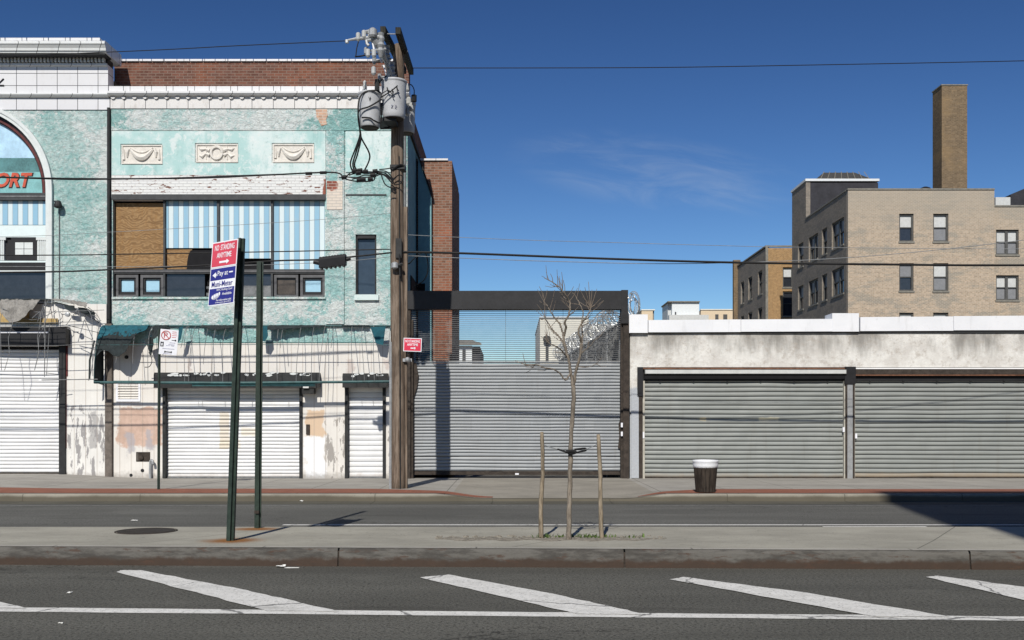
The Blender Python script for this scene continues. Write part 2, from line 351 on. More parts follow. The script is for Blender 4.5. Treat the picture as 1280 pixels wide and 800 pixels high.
def wood(name, a, b, zs=.25, fr=18):
    n = N(name, .85, .2); p = n.pos()
    f = n.noise(n.scale(p, (1, 1, zs*.25)), fr, 6, .7)
    c = n.mix(n.sm(f, .36, .64), a, b)
    c = n.mix(n.math('MULTIPLY', n.sm(n.noise(n.scale(p, (1, 1, .06)), fr*2.2, 4, .7), .55, .66), .7), c, tuple(x*.25 for x in a))
    c = n.mix(n.math('MULTIPLY', n.sm(n.noise(p, 1.1, 4, .6), .52, .7), .4), c, tuple(x*.55 for x in a))
    n.bump(f, .5, .01); return n.done(c)
M['pole'] = wood('weathered_pole_wood', (.095, .068, .050), (.235, .185, .145))
M['bark'] = wood('young_tree_bark', (.125, .105, .085), (.25, .215, .175), 1.0, 30)
M['stake'] = wood('rough_stake_wood', (.17, .135, .095), (.33, .275, .205), .6, 25)
M['darkwood'] = wood('dark_arm_wood', (.022, .022, .018), (.05, .048, .04))
M['can_wood'] = wood('brown_can_slats', (.022, .017, .014), (.055, .043, .034), .6, 20)

M['dark_frame'] = plain('dark_window_frame', (.045, .047, .050), .5)
M['black'] = plain('black_paint', (.014, .014, .016), .55)
M['dark_void'] = plain('dark_interior', (.010, .010, .012), .9)
M['grey_frame'] = plain('grey_window_frame', (.10, .10, .105), .5)
M['blue_pane'] = plain('pale_blue_panel', (.34, .56, .70), .4, var=.06)
M['white'] = plain('white_paint', (.78, .78, .79), .6, var=.05, sc_=2)
def copingw():
    n = N('white_coping', .5, .3); p = n.pos()
    c = n.mix(n.sm(n.noise(p, 1.3, 5, .6), .3, .7), (.70, .715, .75), (.76, .77, .80))
    c = n.mix(n.math('MULTIPLY', n.sm(n.noise(n.scale(p, (3, 3, .4)), 1.6, 6, .7), .56, .74), .35), c, (.46, .46, .46))
    c = n.mix(n.math('MULTIPLY', n.sm(n.noise(p, 12, 5, .7), .62, .70), .3), c, (.40, .39, .38))
    n.bump(n.noise(p, 3, 4, .6), .25, .02); return n.done(c)
M['coping_white'] = copingw()
M['offwhite'] = plain('off_white', (.62, .66, .66), .6, var=.07)
M['pale_band'] = plain('pale_blue_white', (.66, .76, .77), .55, var=.05)
M['relief'] = plain('relief_plaster', (.66, .63, .58), .8, var=.14, sc_=9, bump=.4)
M['beam'] = plain('dark_gate_beam', (.022, .022, .024), .45, var=.25, sc_=3)
M['rust_dark'] = plain('rusty_dark_steel', (.042, .033, .027), .8, var=.5, sc_=8)
M['rust_bar'] = plain('rusty_bar', (.16, .075, .045), .85, var=.45, sc_=10)
M['charcoal'] = plain('charcoal_paint', (.022, .023, .024), .6, var=.35)
M['roofing'] = plain('roofing', (.05, .05, .05), .9)
M['dark_red'] = plain('dark_red_trim', (.10, .022, .022), .6, var=.4, sc_=12)
M['sea'] = plain('painted_sea', (.075, .19, .20), .6, var=.35, sc_=3)
M['teal_paint'] = plain('painted_teal', (.20, .43, .44), .6, var=.18, sc_=4)
M['sky_paint'] = plain('painted_sky', (.42, .63, .80), .6, var=.22, sc_=1.6)
M['orange_red'] = plain('orange_red_letter', (.52, .09, .05), .6, var=.15)
M['galv'] = plain('galvanised_steel', (.34, .35, .36), .45, .3, var=.2)
M['transformer'] = plain('grey_transformer_paint', (.44, .45, .47), .45, var=.10, sc_=7)
M['insulator'] = plain('grey_insulator', (.42, .43, .43), .35, var=.1)
M['cable'] = plain('black_cable', (.012, .012, .013), .6)
M['cable_grey'] = plain('grey_wire', (.22, .23, .24), .5)
M['post_green'] = plain('dark_green_post', (.022, .036, .028), .5, var=.4, sc_=9)
M['sign_red'] = plain('sign_red', (.56, .065, .10), .45, var=.08, sc_=3)
M['sign_blue'] = plain('sign_blue', (.028, .032, .21), .45, var=.08, sc_=3)
M['sign_white'] = plain('sign_white', (.74, .75, .80), .5, var=.05)
M['sign_bright_red'] = plain('small_sign_red', (.60, .03, .07), .45, var=.08)
M['ink_red'] = plain('faded_red_ink', (.48, .09, .09), .5)
M['ink_black'] = plain('black_ink', (.02, .02, .024), .5)
M['ink_grey'] = plain('faded_ink', (.40, .40, .48), .5)
M['canvas_teal'] = plain('teal_canvas', (.012, .085, .115), .8, var=.35)
M['canvas_dark'] = plain('grimy_canvas', (.022, .029, .031), .9, var=.4)
M['canvas_grey'] = plain('torn_grey_canvas', (.22, .21, .195), .9, var=.35)
M['teal_tube'] = plain('teal_tube', (.025, .085, .09), .5, var=.4)
M['tube_grey'] = plain('grey_tube', (.16, .165, .17), .5, var=.35)
M['ochre'] = plain('ochre_sign_board', (.44, .31, .13), .7, var=.2)

M['glass'] = plain('dark_glass', (.028, .031, .038), .08, spec=.6, var=.2)
M['blue_glass'] = plain('dusty_blue_glass', (.035, .052, .075), .15, var=.15, spec=.5)
M['brown_glass'] = plain('dusty_brown_pane', (.075, .062, .052), .3, var=.3)
M['blind'] = plain('pale_blind', (.62, .61, .58), .8, var=.05)
M['blind_grey'] = plain('curtain_behind_glass', (.21, .215, .225), .4, var=.12)
M['curtain'] = plain('pale_window_sheet', (.52, .53, .52), .5, var=.1)
M['window_trim'] = plain('grey_window_trim', (.075, .075, .072), .6)
M['sill'] = plain('stone_sill', (.20, .19, .165), .85)
M['slate'] = plain('dark_painted_wall', (.030, .030, .037), .7, var=.3, sc_=1.5)
M['far_white'] = plain('white_painted_block', (.66, .69, .70), .8, var=.06)
M['far_beige'] = plain('beige_block', (.62, .50, .35), .85, var=.06)
M['far_cream'] = plain('cream_render', (.72, .70, .62), .85, var=.08, sc_=1)
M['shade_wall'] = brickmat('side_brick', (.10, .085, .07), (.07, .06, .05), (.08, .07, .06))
M['painted_side'] = plain('teal_side_wall', (.20, .38, .42), .85, var=.14, sc_=1.4)
M['liner'] = plain('white_bag', (.76, .77, .80), .5, var=.08)
M['iron'] = plain('cast_iron', (.030, .024, .020), .7, var=.4, sc_=14, bump=.5)
M['dirt'] = plain('dirt_debris', (.22, .20, .165), .95, var=.5, sc_=14, bump=.6)
M['grass'] = plain('weed_green', (.075, .12, .028), .8, var=.5, sc_=20)
M['twig'] = plain('pale_twig', (.19, .155, .125), .85, var=.3, sc_=15)
M['bud'] = plain('dark_bud', (.10, .075, .07), .85)
M['paper'] = plain('white_litter', (.74, .74, .72), .7, var=.08)
M['ground'] = plain('bare_ground', (.17, .16, .14), .95, var=.3, sc_=.6)
M['pipe_grey'] = plain('grey_brown_pipe', (.135, .115, .10), .8, var=.3)
M['razor'] = plain('bright_razor_wire', (.55, .57, .58), .35, .5, var=.2)
M['strap'] = plain('black_strap', (.012, .012, .013), .8)
HUE, SAT, VAL, GAM, SKY, EXPO = .502, 1.04, .48, 1.6, 0.054, 0.0

# ---------------------------------------------------------------- mesh helpers
BASE = {}
def bmn(): return bmesh.new()
def bx(bm, x0, x1, y0, y1, z0, z1):
    v = [bm.verts.new(p) for p in ((x0,y0,z0),(x1,y0,z0),(x1,y1,z0),(x0,y1,z0),(x0,y0,z1),(x1,y0,z1),(x1,y1,z1),(x0,y1,z1))]
    for q in ((0,3,2,1),(4,5,6,7),(0,1,5,4),(1,2,6,5),(2,3,7,6),(3,0,4,7)): bm.faces.new([v[i] for i in q])
def pb(bm, px0, py0, px1, py1, d, th, dm=None):
    """box whose front, at distance d, covers these pixels (measured at dm)"""
    m = dm or d
    bx(bm, fx(px0, m), fx(px1, m), d, d+th, fz(py1, m), fz(py0, m))
def prism(bm, pts, off):
    off = Vector(off); a = [bm.verts.new(p) for p in pts]; b = [bm.verts.new(Vector(p)+off) for p in pts]
    n = len(a)
    bm.faces.new(a); bm.faces.new(list(reversed(b)))
    for i in range(n): bm.faces.new((a[i], b[i], b[(i+1)%n], a[(i+1)%n]))
def ext_x(bm, prof, x0, x1): prism(bm, [(x0, y, z) for y, z in prof], (x1-x0, 0, 0))
def tube(bm, pts, rad, n=6, cap=True):
    pts = [Vector(p) for p in pts]
    if not isinstance(rad, (list, tuple)): rad = [rad]*len(pts)
    rings = []; up = None
    for i, p in enumerate(pts):
        t = (pts[min(i+1, len(pts)-1)]-pts[max(i-1, 0)])
        if t.length < 1e-9: t = Vector((0, 0, 1))
        t.normalize()
        if up is None:
            up = Vector((0, 0, 1)) if abs(t.z) < .9 else Vector((0, 1, 0))
        s = t.cross(up)
        if s.length < 1e-6: s = t.orthogonal()
        s.normalize(); up = s.cross(t).normalized()
        rings.append([bm.verts.new(p+(s*math.cos(2*math.pi*k/n)+up*math.sin(2*math.pi*k/n))*rad[i]) for k in range(n)])
    for a, b in zip(rings, rings[1:]):
        for k in range(n): bm.faces.new((a[k], a[(k+1)%n], b[(k+1)%n], b[k]))
    if cap:
        bm.faces.new(list(reversed(rings[0]))); bm.faces.new(rings[-1])
def lathe(bm, c, prof, n=24, axis='z'):
    c = Vector(c); rings = []
    for r, h in prof:
        rings.append([bm.verts.new(c+(Vector((r*math.cos(2*math.pi*k/n), r*math.sin(2*math.pi*k/n), h)) if axis == 'z' else Vector((r*math.cos(2*math.pi*k/n), h, r*math.sin(2*math.pi*k/n))))) for k in range(n)])
    for a, b in zip(rings, rings[1:]):
        for k in range(n): bm.faces.new((a[k], a[(k+1)%n], b[(k+1)%n], b[k]))
    bm.faces.new(list(reversed(rings[0]))); bm.faces.new(rings[-1])
def smoothpath(pts, k=6):
    P = [Vector(p) for p in pts]; out = []
    for i in range(len(P)-1):
        a, b, c, d = P[max(i-1,0)], P[i], P[i+1], P[min(i+2, len(P)-1)]
        for j in range(k):
            t = j/k
            out.append(.5*((2*b)+(c-a)*t+(2*a-5*b+4*c-d)*t*t+(3*b-a-3*c+d)*t**3))
    out.append(P[-1]); return out
def sheet(bm, rows, th=None):
    """grid of points, made into a thin solid of thickness vector th"""
    V = [[bm.verts.new(p) for p in r] for r in rows]; fs = []
    for i in range(len(V)-1):
        for j in range(len(V[0])-1): fs.append(bm.faces.new((V[i][j], V[i][j+1], V[i+1][j+1], V[i+1][j])))
    if th is not None:
        r = bmesh.ops.extrude_face_region(bm, geom=fs, use_keep_orig=True)
        bmesh.ops.translate(bm, vec=th, verts=[e for e in r['geom'] if isinstance(e, bmesh.types.BMVert)])
def holed(bm, u0, u1, v0, v1, holes, fn, depth):
    """upright wall with openings; fn(u,v) -> point, depth = inward vector"""
    us = sorted({u0, u1, *[min(max(h[0],u0),u1) for h in holes], *[min(max(h[1],u0),u1) for h in holes]})
    vs = sorted({v0, v1, *[min(max(h[2],v0),v1) for h in holes], *[min(max(h[3],v0),v1) for h in holes]})
    V = {}; fs = []
    def vert(i, j):
        if (i, j) not in V: V[i, j] = bm.verts.new(fn(us[i], vs[j]))
        return V[i, j]
    for i in range(len(us)-1):
        for j in range(len(vs)-1):
            cu, cv = (us[i]+us[i+1])/2, (vs[j]+vs[j+1])/2
            if any(h[0] < cu < h[1] and h[2] < cv < h[3] for h in holes): continue
            fs.append(bm.faces.new((vert(i,j), vert(i+1,j), vert(i+1,j+1), vert(i,j+1))))
    r = bmesh.ops.extrude_face_region(bm, geom=fs, use_keep_orig=True)
    bmesh.ops.translate(bm, vec=depth, verts=[e for e in r['geom'] if isinstance(e, bmesh.types.BMVert)])
def pholed(bm, a, b, c, d, holes, dist, th, m=F):
    """wall facing the street covering pixels a,b..c,d, with pixel openings"""
    H = [(fx(h[0],m), fx(h[2],m), fz(h[3],m), fz(h[1],m)) for h in holes]
    holed(bm, fx(a,m), fx(c,m), fz(d,m), fz(b,m), H, lambda u, v: (u, dist, v), (0, th, 0))
from mathutils import noise as mn
def slats(bm, x0, x1, z0, z1, y, pitch, amp, SLOT=.17):
    """roll-down curtain of interlocking curved slats (front at y)"""
    n = max(1, round((z1-z0)/pitch)); p = (z1-z0)/n
    prof = [(0.0, 1.1), (SLOT, 1.1), (SLOT+.02, -.55), (.42, -1.0), (.70, -.85), (.97, -.35), (.985, 1.1)]
    rows = []
    for i in range(n):
        for t, o in prof: rows.append((z0+(i+t)*p, y+o*amp))
    rows.append((z1, y))
    k = max(4, int((x1-x0)/.22)); s0 = x0*3.7
    def pt(i, yy, zz):
        x = x0+(x1-x0)*i/k
        e = min(1, i*(k-i)/6.0)
        dy = .030*e*mn.noise(Vector((x*.8+s0, zz*.9, 1.7)))+.016*e*mn.noise(Vector((x*2.6, zz*3.1, s0)))
        dz = .012*e*mn.noise(Vector((x*.55+s0, round((zz-z0)/p*1.0)*.35, 5.1)))
        return (x, yy+dy, zz+(dz if z0+.02 < zz < z1-.02 else 0))
    sheet(bm, [[pt(i, yy, zz) for i in range(k+1)] for zz, yy in rows], (0, .012+amp*1.2, 0))

def link(o, parent=None):
    COL.objects.link(o)
    if parent: o.parent = parent
    return o
def wpos(o):
    v = Vector(o.location)
    while o.parent: o = o.parent; v += o.location
    return v
def tag(o, label=None, cat=None, group=None, kind=None):
    if label: o['label'] = label
    if cat: o['category'] = cat
    if group: o['group'] = group
    if kind: o['kind'] = kind
    return o
def thing(name, label, cat, loc, group=None):
    o = bpy.data.objects.new(name, None); o.location = loc; o.empty_display_size = .2; link(o)
    return tag(o, label, cat, group)
def obj(name, bm, mat, parent=None, base=None, label=None, smooth=False, recalc=True):
    """one mesh object from a bmesh written in world coordinates"""
    if recalc: bmesh.ops.recalc_face_normals(bm, faces=bm.faces)
    me = bpy.data.meshes.new(name)
    off = wpos(parent) if parent else Vector(base or (0, 0, 0))
    bmesh.ops.translate(bm, vec=-off, verts=bm.verts)
    if smooth:
        for f in bm.faces: f.smooth = True
    bm.to_mesh(me); bm.free()
    for mm in (mat if isinstance(mat, (list, tuple)) else [mat]): me.materials.append(mm)
    o = bpy.data.objects.new(name, me)
    if not parent: o.location = off
    link(o, parent)
    if label: o['label'] = label
    return o
def part(name, mat, parent, fn, label=None, smooth=False):
    bm = bmn(); fn(bm); return obj(name, bm, mat, parent, label=label, smooth=smooth)
def pbpart(name, mat, parent, rects, d, th, dm=None, label=None):
    bm = bmn()
    for r in rects: pb(bm, *r, d, th, dm)
    return obj(name, bm, mat, parent, label=label)
def struct(name, bm, mat):
    return tag(obj(name, bm, mat), kind='structure')
def copy_tree(o, parent=None):
    c = o.copy(); COL.objects.link(c); c.parent = parent
    for ch in [x for x in o.children]: copy_tree(ch, c)
    return c
def lettering(parent, body, mat, origin, right, up, width=None, height=.1, bold=0.0, shear=0.0, name='lettering', thick=.003, squash=None):
    """text as a thin mesh centred on origin, along the unit vectors right / up"""
    cu = bpy.data.curves.new(name, 'FONT'); cu.body = body; cu.size = 1; cu.align_x = 'CENTER'; cu.align_y = 'CENTER'
    cu.offset = bold; cu.shear = shear; cu.extrude = 0.5; cu.resolution_u = 3
    to = bpy.data.objects.new(name, cu); COL.objects.link(to)
    dgp = bpy.context.evaluated_depsgraph_get()
    me = bpy.data.meshes.new_from_object(to.evaluated_get(dgp)); bpy.data.objects.remove(to)
    xs = [v.co.x for v in me.vertices]; ys = [v.co.y for v in me.vertices]
    cx, cy = (min(xs)+max(xs))/2, (min(ys)+max(ys))/2; w0, h0 = max(xs)-min(xs), max(ys)-min(ys)
    sy = height/h0; sx = (width/w0) if width else sy
    nrm = right.cross(up); off = wpos(parent)
    for v in me.vertices:
        v.co = origin + right*(v.co.x-cx)*sx + up*(v.co.y-cy)*sy + nrm*(v.co.z*thick) - off
    me.materials.clear(); me.materials.append(mat)
    o = bpy.data.objects.new(name, me); return link(o, parent)

# ---------------------------------------------------------------- setting: ground, road, median, pavement
def left_rise(x):
    t = min(1, max(0, (-9.2-x)/3.0)); return t*t*(3-2*t)
def apron(x):
    t = min(1, max(0, (x+1.6)/1.0)) * min(1, max(0, (3.3-x)/1.0)); return t*t*(3-2*t)
KY = 20.55                                            # front of the far kerb
def sw_z(x, y):
    u = min(1, max(0, (y-KY)/(F-KY)))
    return .15 + .12*left_rise(x)*u - .10*apron(x)*max(0, 1-u*1.5)
bm = bmn(); bmesh.ops.create_grid(bm, x_segments=8, y_segments=8, size=2500)
bmesh.ops.translate(bm, vec=(0, 900, -.02), verts=bm.verts); struct('ground', bm, M['ground'])
def near_edge(x): return 11.16-.035*x
bm = bmn(); sheet(bm, [[(x, -7.5, 0), (x, near_edge(x)+.05, 0)] for x in (-70, 70)]); struct('near_road', bm, M['asphalt'])
bm = bmn(); sheet(bm, [[(x, 13.7, 0), (x, KY+.05, 0)] for x in (-70, 70)]); struct('far_road', bm, M['asphalt_far'])
xs = [-70, -40, -25, -18] + [-16+.4*i for i in range(81)] + [18, 25, 40, 70]
ys = [KY+.16+(F+.2-KY-.16)*i/14 for i in range(15)]
bm = bmn(); sheet(bm, [[(x, y, sw_z(x, y)) for y in ys] for x in xs]); struct('sidewalk', bm, M['sidewalk'])
bm = bmn()
for i, (x0, x1) in enumerate(zip(xs, xs[1:])):
    if x0 == xs[0] or True:
        a = [(x0, KY-.012, -.01), (x0, KY, sw_z(x0, KY)-.02), (x0, KY+.025, sw_z(x0, KY)), (x0, KY+.16, sw_z(x0, KY+.16)), (x0, KY+.16, -.01)]
        b = [(x1, KY-.012, -.01), (x1, KY, sw_z(x1, KY)-.02), (x1, KY+.025, sw_z(x1, KY)), (x1, KY+.16, sw_z(x1, KY+.16)), (x1, KY+.16, -.01)]
        if i == 0: rowsk = [a]
        rowsk.append(b)
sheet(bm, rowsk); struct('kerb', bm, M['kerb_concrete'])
# driveway apron in front of the gate, brick strips behind the kerb
bm = bmn(); ax = [-1.25+.25*i for i in range(18)]
sheet(bm, [[(x, y, sw_z(x, y)+.004) for y in ys] for x in ax]); struct('driveway_apron', bm, M['apron'])
def strip(x0, x1, w0, w1, n):
    b = bmn(); rows = []
    for i in range(n+1):
        t = i/n; x = x0+(x1-x0)*t; w = w0+(w1-w0)*t
        rows.append([(x, KY+.22+w*j/4, sw_z(x, KY+.22+w*j/4)+.008) for j in range(5)])
    sheet(b, rows); return b
s1 = strip(-40, -3.0, 1.75, 1.35, 60); sheet(s1, [[(x, KY+.22+w*j/4, sw_z(x, KY+.22+w*j/4)+.008) for j in range(5)] for x, w in [(-3.0+.2*i, max(.02, 1.35-.085*i)) for i in range(14)]])
struct('brick_strip', s1, M['brick_pave'])
struct('brick_strip', strip(2.6, 4.2, .05, 1.25, 8), M['brick_pave']); struct('brick_strip', strip(4.2, 40, 1.25, 1.35, 50), M['brick_pave'])
# median island
MZ = .18
def med_z(x, y): return MZ + .03*max(0, 1-(y-near_edge(x))/1.2)
bm = bmn(); mx = [-70, -30, -14] + [-12+.5*i for i in range(49)] + [14, 30, 70]
rows = []
for x in mx:
    e = near_edge(x); e2 = 13.78
    rows.append([(x, e+.17+(e2-e-.17)*j/8, med_z(x, e+.17+(e2-e-.17)*j/8)) for j in range(9)] + [(x, e2+.012, MZ-.02), (x, e2+.016, -.01)])
sheet(bm, rows); struct('median', bm, M['median'])
bm = bmn(); kt = []
for x in mx:
    e = near_edge(x); z = med_z(x, e+.17)
    kt.append([(x, e+.045, z), (x, e+.17, z), (x, e+.17, z-.05)])
sheet(bm, kt); struct('kerb_top', bm, M['kerb_top'])
kx = [(-40, -1.95)] + [(-1.93, 1.235)] + [(1.255, 5.0)] + [(5.02, 40)]
bm = bmn()
for x0, x1 in kx:
    rr = []
    for i in range(13):
        x = x0+(x1-x0)*i/12; e = near_edge(x); z = med_z(x, e+.17)
        rr.append([(x, e, -.01), (x, e+.018, z-.045), (x, e+.025, z-.018), (x, e+.045, z-.004)])
    sheet(bm, rr)
struct('kerb_face', bm, M['kerb_steel'])
# kerb joint filler (pale) behind the gaps is the concrete itself
bm = bmn()
for x in (-1.94, 1.245, 5.01): e = near_edge(x); bx(bm, x-.02, x+.02, e+.034, e+.044, 0, .17)
struct('kerb_joint', bm, M['rust_dark'])

# road markings: one long edge line, hatching bars, far lane lines
def quad(bm, pts, z=.004):
    V = [bm.verts.new((p.x, p.y, z)) for p in pts]; bm.faces.new(V)
def ragged(pts, k=14, j=.012):
    out = []; n = len(pts)
    for i in range(n):
        a, b = pts[i], pts[(i+1)%n]
        for s in range(k):
            p = a.lerp(b, s/k)
            if s: p = p+Vector((random.uniform(-j, j), random.uniform(-j, j), 0))
            out.append(p)
    return out
bm = bmn(); L = []
for i in range(41):
    px = -700+i*65; y = 762.2+(px)*11.4/1280; L.append((G(px, y-2.6+random.uniform(-.25,.25)), G(px, y+2.8+random.uniform(-.25,.25))))
for a, b in zip(L, L[1:]): quad(bm, [a[0], b[0], b[1], a[1]])
o = struct('edge_line', bm, M['paint'])
for pts in (((146,716),(152,713.5),(176,713.5),(300,737),(424,765.2),(334,764.5)), ((525,722.6),(561,719),(700,745),(808,769.2),(722,768.4)),
            ((837,725),(855,722),(1010,742),(1190,772.3),(1092,771.5)), ((1157,722),(1172,720.3),(1300,737),(1480,775),(1380,774.2)), ((-245,709),(-212,707),(-90,730),(33,761.4),(-52,760.4))):
    bm = bmn(); V = ragged([G(*p) for p in pts]); f = bm.faces.new([bm.verts.new((p.x, p.y, .008)) for p in V]); bmesh.ops.triangulate(bm, faces=[f])
    struct('hatch_bar', bm, M['paint'])
bm = bmn()
for x0, x1, y, w in ((-3.6, 40, 15.75, .11),): bx(bm, x0, x1, y, y+w, .003, .004)
for x0, x1, y, w in ((4.8, 6.4, 15.45, .12),): bx(bm, x0, x1, y, y+w, .003, .004)
struct('lane_line', bm, M['paint'])
bm = bmn(); mline = plain('faint_lane_line', (.17, .17, .165), .9, var=.5, sc_=9)
for x0, x1 in ((-40, -4.2), (-1.0, .4), (2.4, 9.5)): bx(bm, x0, x1, 19.42, 19.50, .003, .004)
struct('faint_line', bm, mline)
# dirty concrete gutter beside the far kerb
bm = bmn(); sheet(bm, [[(x, 19.85, .004), (x, KY, .004)] for x in (-40, 0, 40)]); struct('gutter', bm, concrete('gutter_dirt', .10, 2.4, warm=(1, .95, .76)))
# tree pit: broken strip of dirt in the median
bm = bmn(); rows = []
for i in range(70):
    t = i/69; px = 545+285*t
    c = 12.28+.08*math.sin(i*.5); w = (.14+.09*random.random())*min(1, t*12, (1-t)*5)+.01
    x = (px-640)*12.3/FPX
    rows.append([(x, c-w, med_z(x, c)+.004), (x, c, med_z(x, c)+.008+.012*random.random()), (x, c+w, med_z(x, c)+.004)])
sheet(bm, rows); struct('tree_pit_soil', bm, M['dirt'])

# ================================================================ FAR LEFT: white-topped arcade building
A = thing('arcade_building', 'white tiled building with a dentilled cornice and a big arched mural window, at far left', 'building', (fx(-43), F, .15))
AL, AR = -223, 137
def arch_pts(r, cx=-43, cy=237.3, n=40, bottom=None):
    p = [(cx+r*math.cos(math.pi*(1-i/n)), cy-r*math.sin(math.pi*(1-i/n))) for i in range(n+1)]
    return p
def wallA(bm):
    # front above the ground floor, with the arched opening: two halves split over the arch crown
    r = 101.5; pts = arch_pts(r)
    half = len(pts)//2
    d = F
    def P(q): return (fx(q[0]), d, fz(q[1]))
    left = [(AL,137), (AL,380)] + [(pts[0][0],380)] + pts[:half+1] + [(pts[half][0],137)]
    right = [(pts[half][0],137)] + pts[half:] + [(pts[-1][0],380), (AR,380), (AR,137)]
    for poly in (left, right): prism(bm, [P(q) for q in poly], (0, .32, 0))
part('wall', M['stucco_arcade'], A, wallA)
def bodyA(bm):
    bx(bm, fx(AL), fx(AR)-.004, F+.34, F+11, .0, fz(96))
part('rear_block', M['shade_wall'], A, bodyA)
def lowA(bm): pholed(bm, AL, 380, AR-4, 600, [(-165, 433, 76, 600)], F, .32)
part('lower_wall', M['cream_arcade'], A, lowA)
def friezeA(bm):
    pb(bm, AL, 81, 135, 119, F-.03, .37); pb(bm, AL, 123, 137, 137.0, F-.03, .37)
fr = part('tile_frieze', M['tile'], A, friezeA)
part('moulding', M['cornice'], A, lambda bm: ext_x(bm, [(F-.03, fz(123)), (F-.10, fz(122)), (F-.14, fz(120)), (F-.14, fz(118.6)), (F-.08, fz(117.8)), (F-.03, fz(117.5))], fx(AL), fx(137)))
part('moulding', M['cornice'], A, lambda bm: ext_x(bm, [(F-.03, fz(84)), (F-.09, fz(83)), (F-.09, fz(80.6)), (F-.03, fz(80.2))], fx(AL), fx(135)))
def corn(bm):
    d0 = F
    zb = fz(65.8, F-.42)
    prof = [(F+.6, zb), (F-.40, zb), (F-.41, zb+.04), (F-.44, zb+.05), (F-.45, zb+.11), (F-.49, zb+.17), (F-.52, zb+.20), (F-.52, zb+.25), (F-.46, zb+.29), (F+.6, zb+.31)]
    ext_x(bm, prof, fx(AL)-.1, fx(135)+.12)
cn = part('cornice', M['cornice'], A, corn)
part('coping', M['coping_tile'], A, lambda bm: [bx(bm, fx(AL)+i*.56, min(fx(AL)+i*.56+.535, fx(133)), F-.42, F+.3, fz(65.8, F-.42)+.312, fz(65.8, F-.42)+.385) for i in range(14)])
part('soffit_shade', M['charcoal'], A, lambda bm: (bx(bm, fx(AL), fx(135), F+.02, F+.33, fz(80.5), fz(66)), bx(bm, fx(AL)-.06, fx(135)+.08, F-.38, F+.019, fz(65.8, F-.42)-.03, fz(65.8, F-.42)-.003)))  # dark panels: the shade under the cornice is put into their colour
def dent(bm):
    n = 78; x0, x1 = fx(AL)+.05, fx(134.5); p = (x1-x0)/n
    for i in range(n): bx(bm, x0+i*p, x0+i*p+p*.55, F-.14, F+.01, fz(79.6), fz(73))
part('dentils', M['cornice'], A, dent)
part('dentil_shade_strip', M['charcoal'], A, lambda bm: bx(bm, fx(AL), fx(135), F-.02, F+.019, fz(80), fz(72)))  # dark strip painting the recess shadow between the dentils
# arch surround and its contents
def ring(bm, r0, r1, d, th, y_end=None, cy=237.3):
    a, b = arch_pts(r0, cy=cy), arch_pts(r1, cy=cy)
    if y_end: a = [(a[0][0], y_end)]+a+[(a[-1][0], y_end)]; b = [(b[0][0], y_end)]+b+[(b[-1][0], y_end)]
    fs = []; VA = [bm.verts.new((fx(x), d, fz(y))) for x, y in a]; VB = [bm.verts.new((fx(x), d, fz(y))) for x, y in b]
    for i in range(len(VA)-1): fs.append(bm.faces.new((VA[i], VA[i+1], VB[i+1], VB[i])))
    r = bmesh.ops.extrude_face_region(bm, geom=fs, use_keep_orig=True)
    bmesh.ops.translate(bm, vec=(0, th, 0), verts=[e for e in r['geom'] if isinstance(e, bmesh.types.BMVert)])
arch = part('arch_surround', M['offwhite'], A, lambda bm: (ring(bm, 101.5, 108.5, F-.07, .20, 379), ring(bm, 105.5, 109.8, F-.10, .10, 379)))
part('arch_trim', M['dark_red'], A, lambda bm: ring(bm, 95, 101.2, F+.06, .2, 250))
part('arch_trim', M['black'], A, lambda bm: (ring(bm, 98.5, 101.8, F+.03, .2, 250), ring(bm, 93.5, 95.2, F+.1, .15, 250)))
sg = part('sign_panel', M['sky_paint'], A, lambda bm: prism(bm, [(fx(x), F+.16, fz(y)) for x, y in [(-43+95*math.cos(t), 237.3-95*math.sin(t)) for t in [math.asin(41.5/95)+(math.pi-2*math.asin(41.5/95))*i/30 for i in range(31)]]], (0, .05, 0)))
def seapoly(y0, y1):
    pts = []
    for i in range(9):
        y = y0+(y1-y0)*i/8; pts.append((-43+math.sqrt(max(1, 95**2-(237.3-y)**2)), y))
    return pts + [(-86-x, y) for x, y in reversed(pts)]
part('sea_panel', M['sea'], sg, lambda bm: prism(bm, [(fx(x), F+.155, fz(y)) for x, y in seapoly(195.5, 213)], (0, .05, 0)))
part('sea_panel', M['teal_paint'], sg, lambda bm: prism(bm, [(fx(x), F+.155, fz(y)) for x, y in seapoly(213, 241)], (0, .05, 0)))
X1, Z1 = Vector((1, 0, 0)), Vector((0, 0, 1))
lettering(sg, 'ORT', M['black'], Vector((fx(14.5), F+.150, fz(223.8))), X1, Z1, width=fx(40)-fx(-8.5), height=.42, bold=.05, shear=.25, name='letter_outline')
lettering(sg, 'ORT', M['orange_red'], Vector((fx(14), F+.146, fz(223.2))), X1, Z1, width=fx(38)-fx(-8), height=.385, bold=.03, shear=.25)
pbpart('transom', M['dark_frame'], A, [(-144, 241, 59, 250)], F+.04, .2)
pbpart('transom_line', M['tube_grey'], A, [(-144, 244.5, 58.5, 246)], F+.03, .02)
pbpart('striped_panel', M['stripes'], A, [(-144, 250, 59, 281)], F+.14, .05)
pbpart('pale_band', M['pale_band'], A, [(-144, 281.6, 59, 296.5), (-144, 326, 59, 328)], F+.13, .06)
pbpart('back_panel', M['black'], A, [(-144, 296.5, 59, 326)], F+.2, .05)
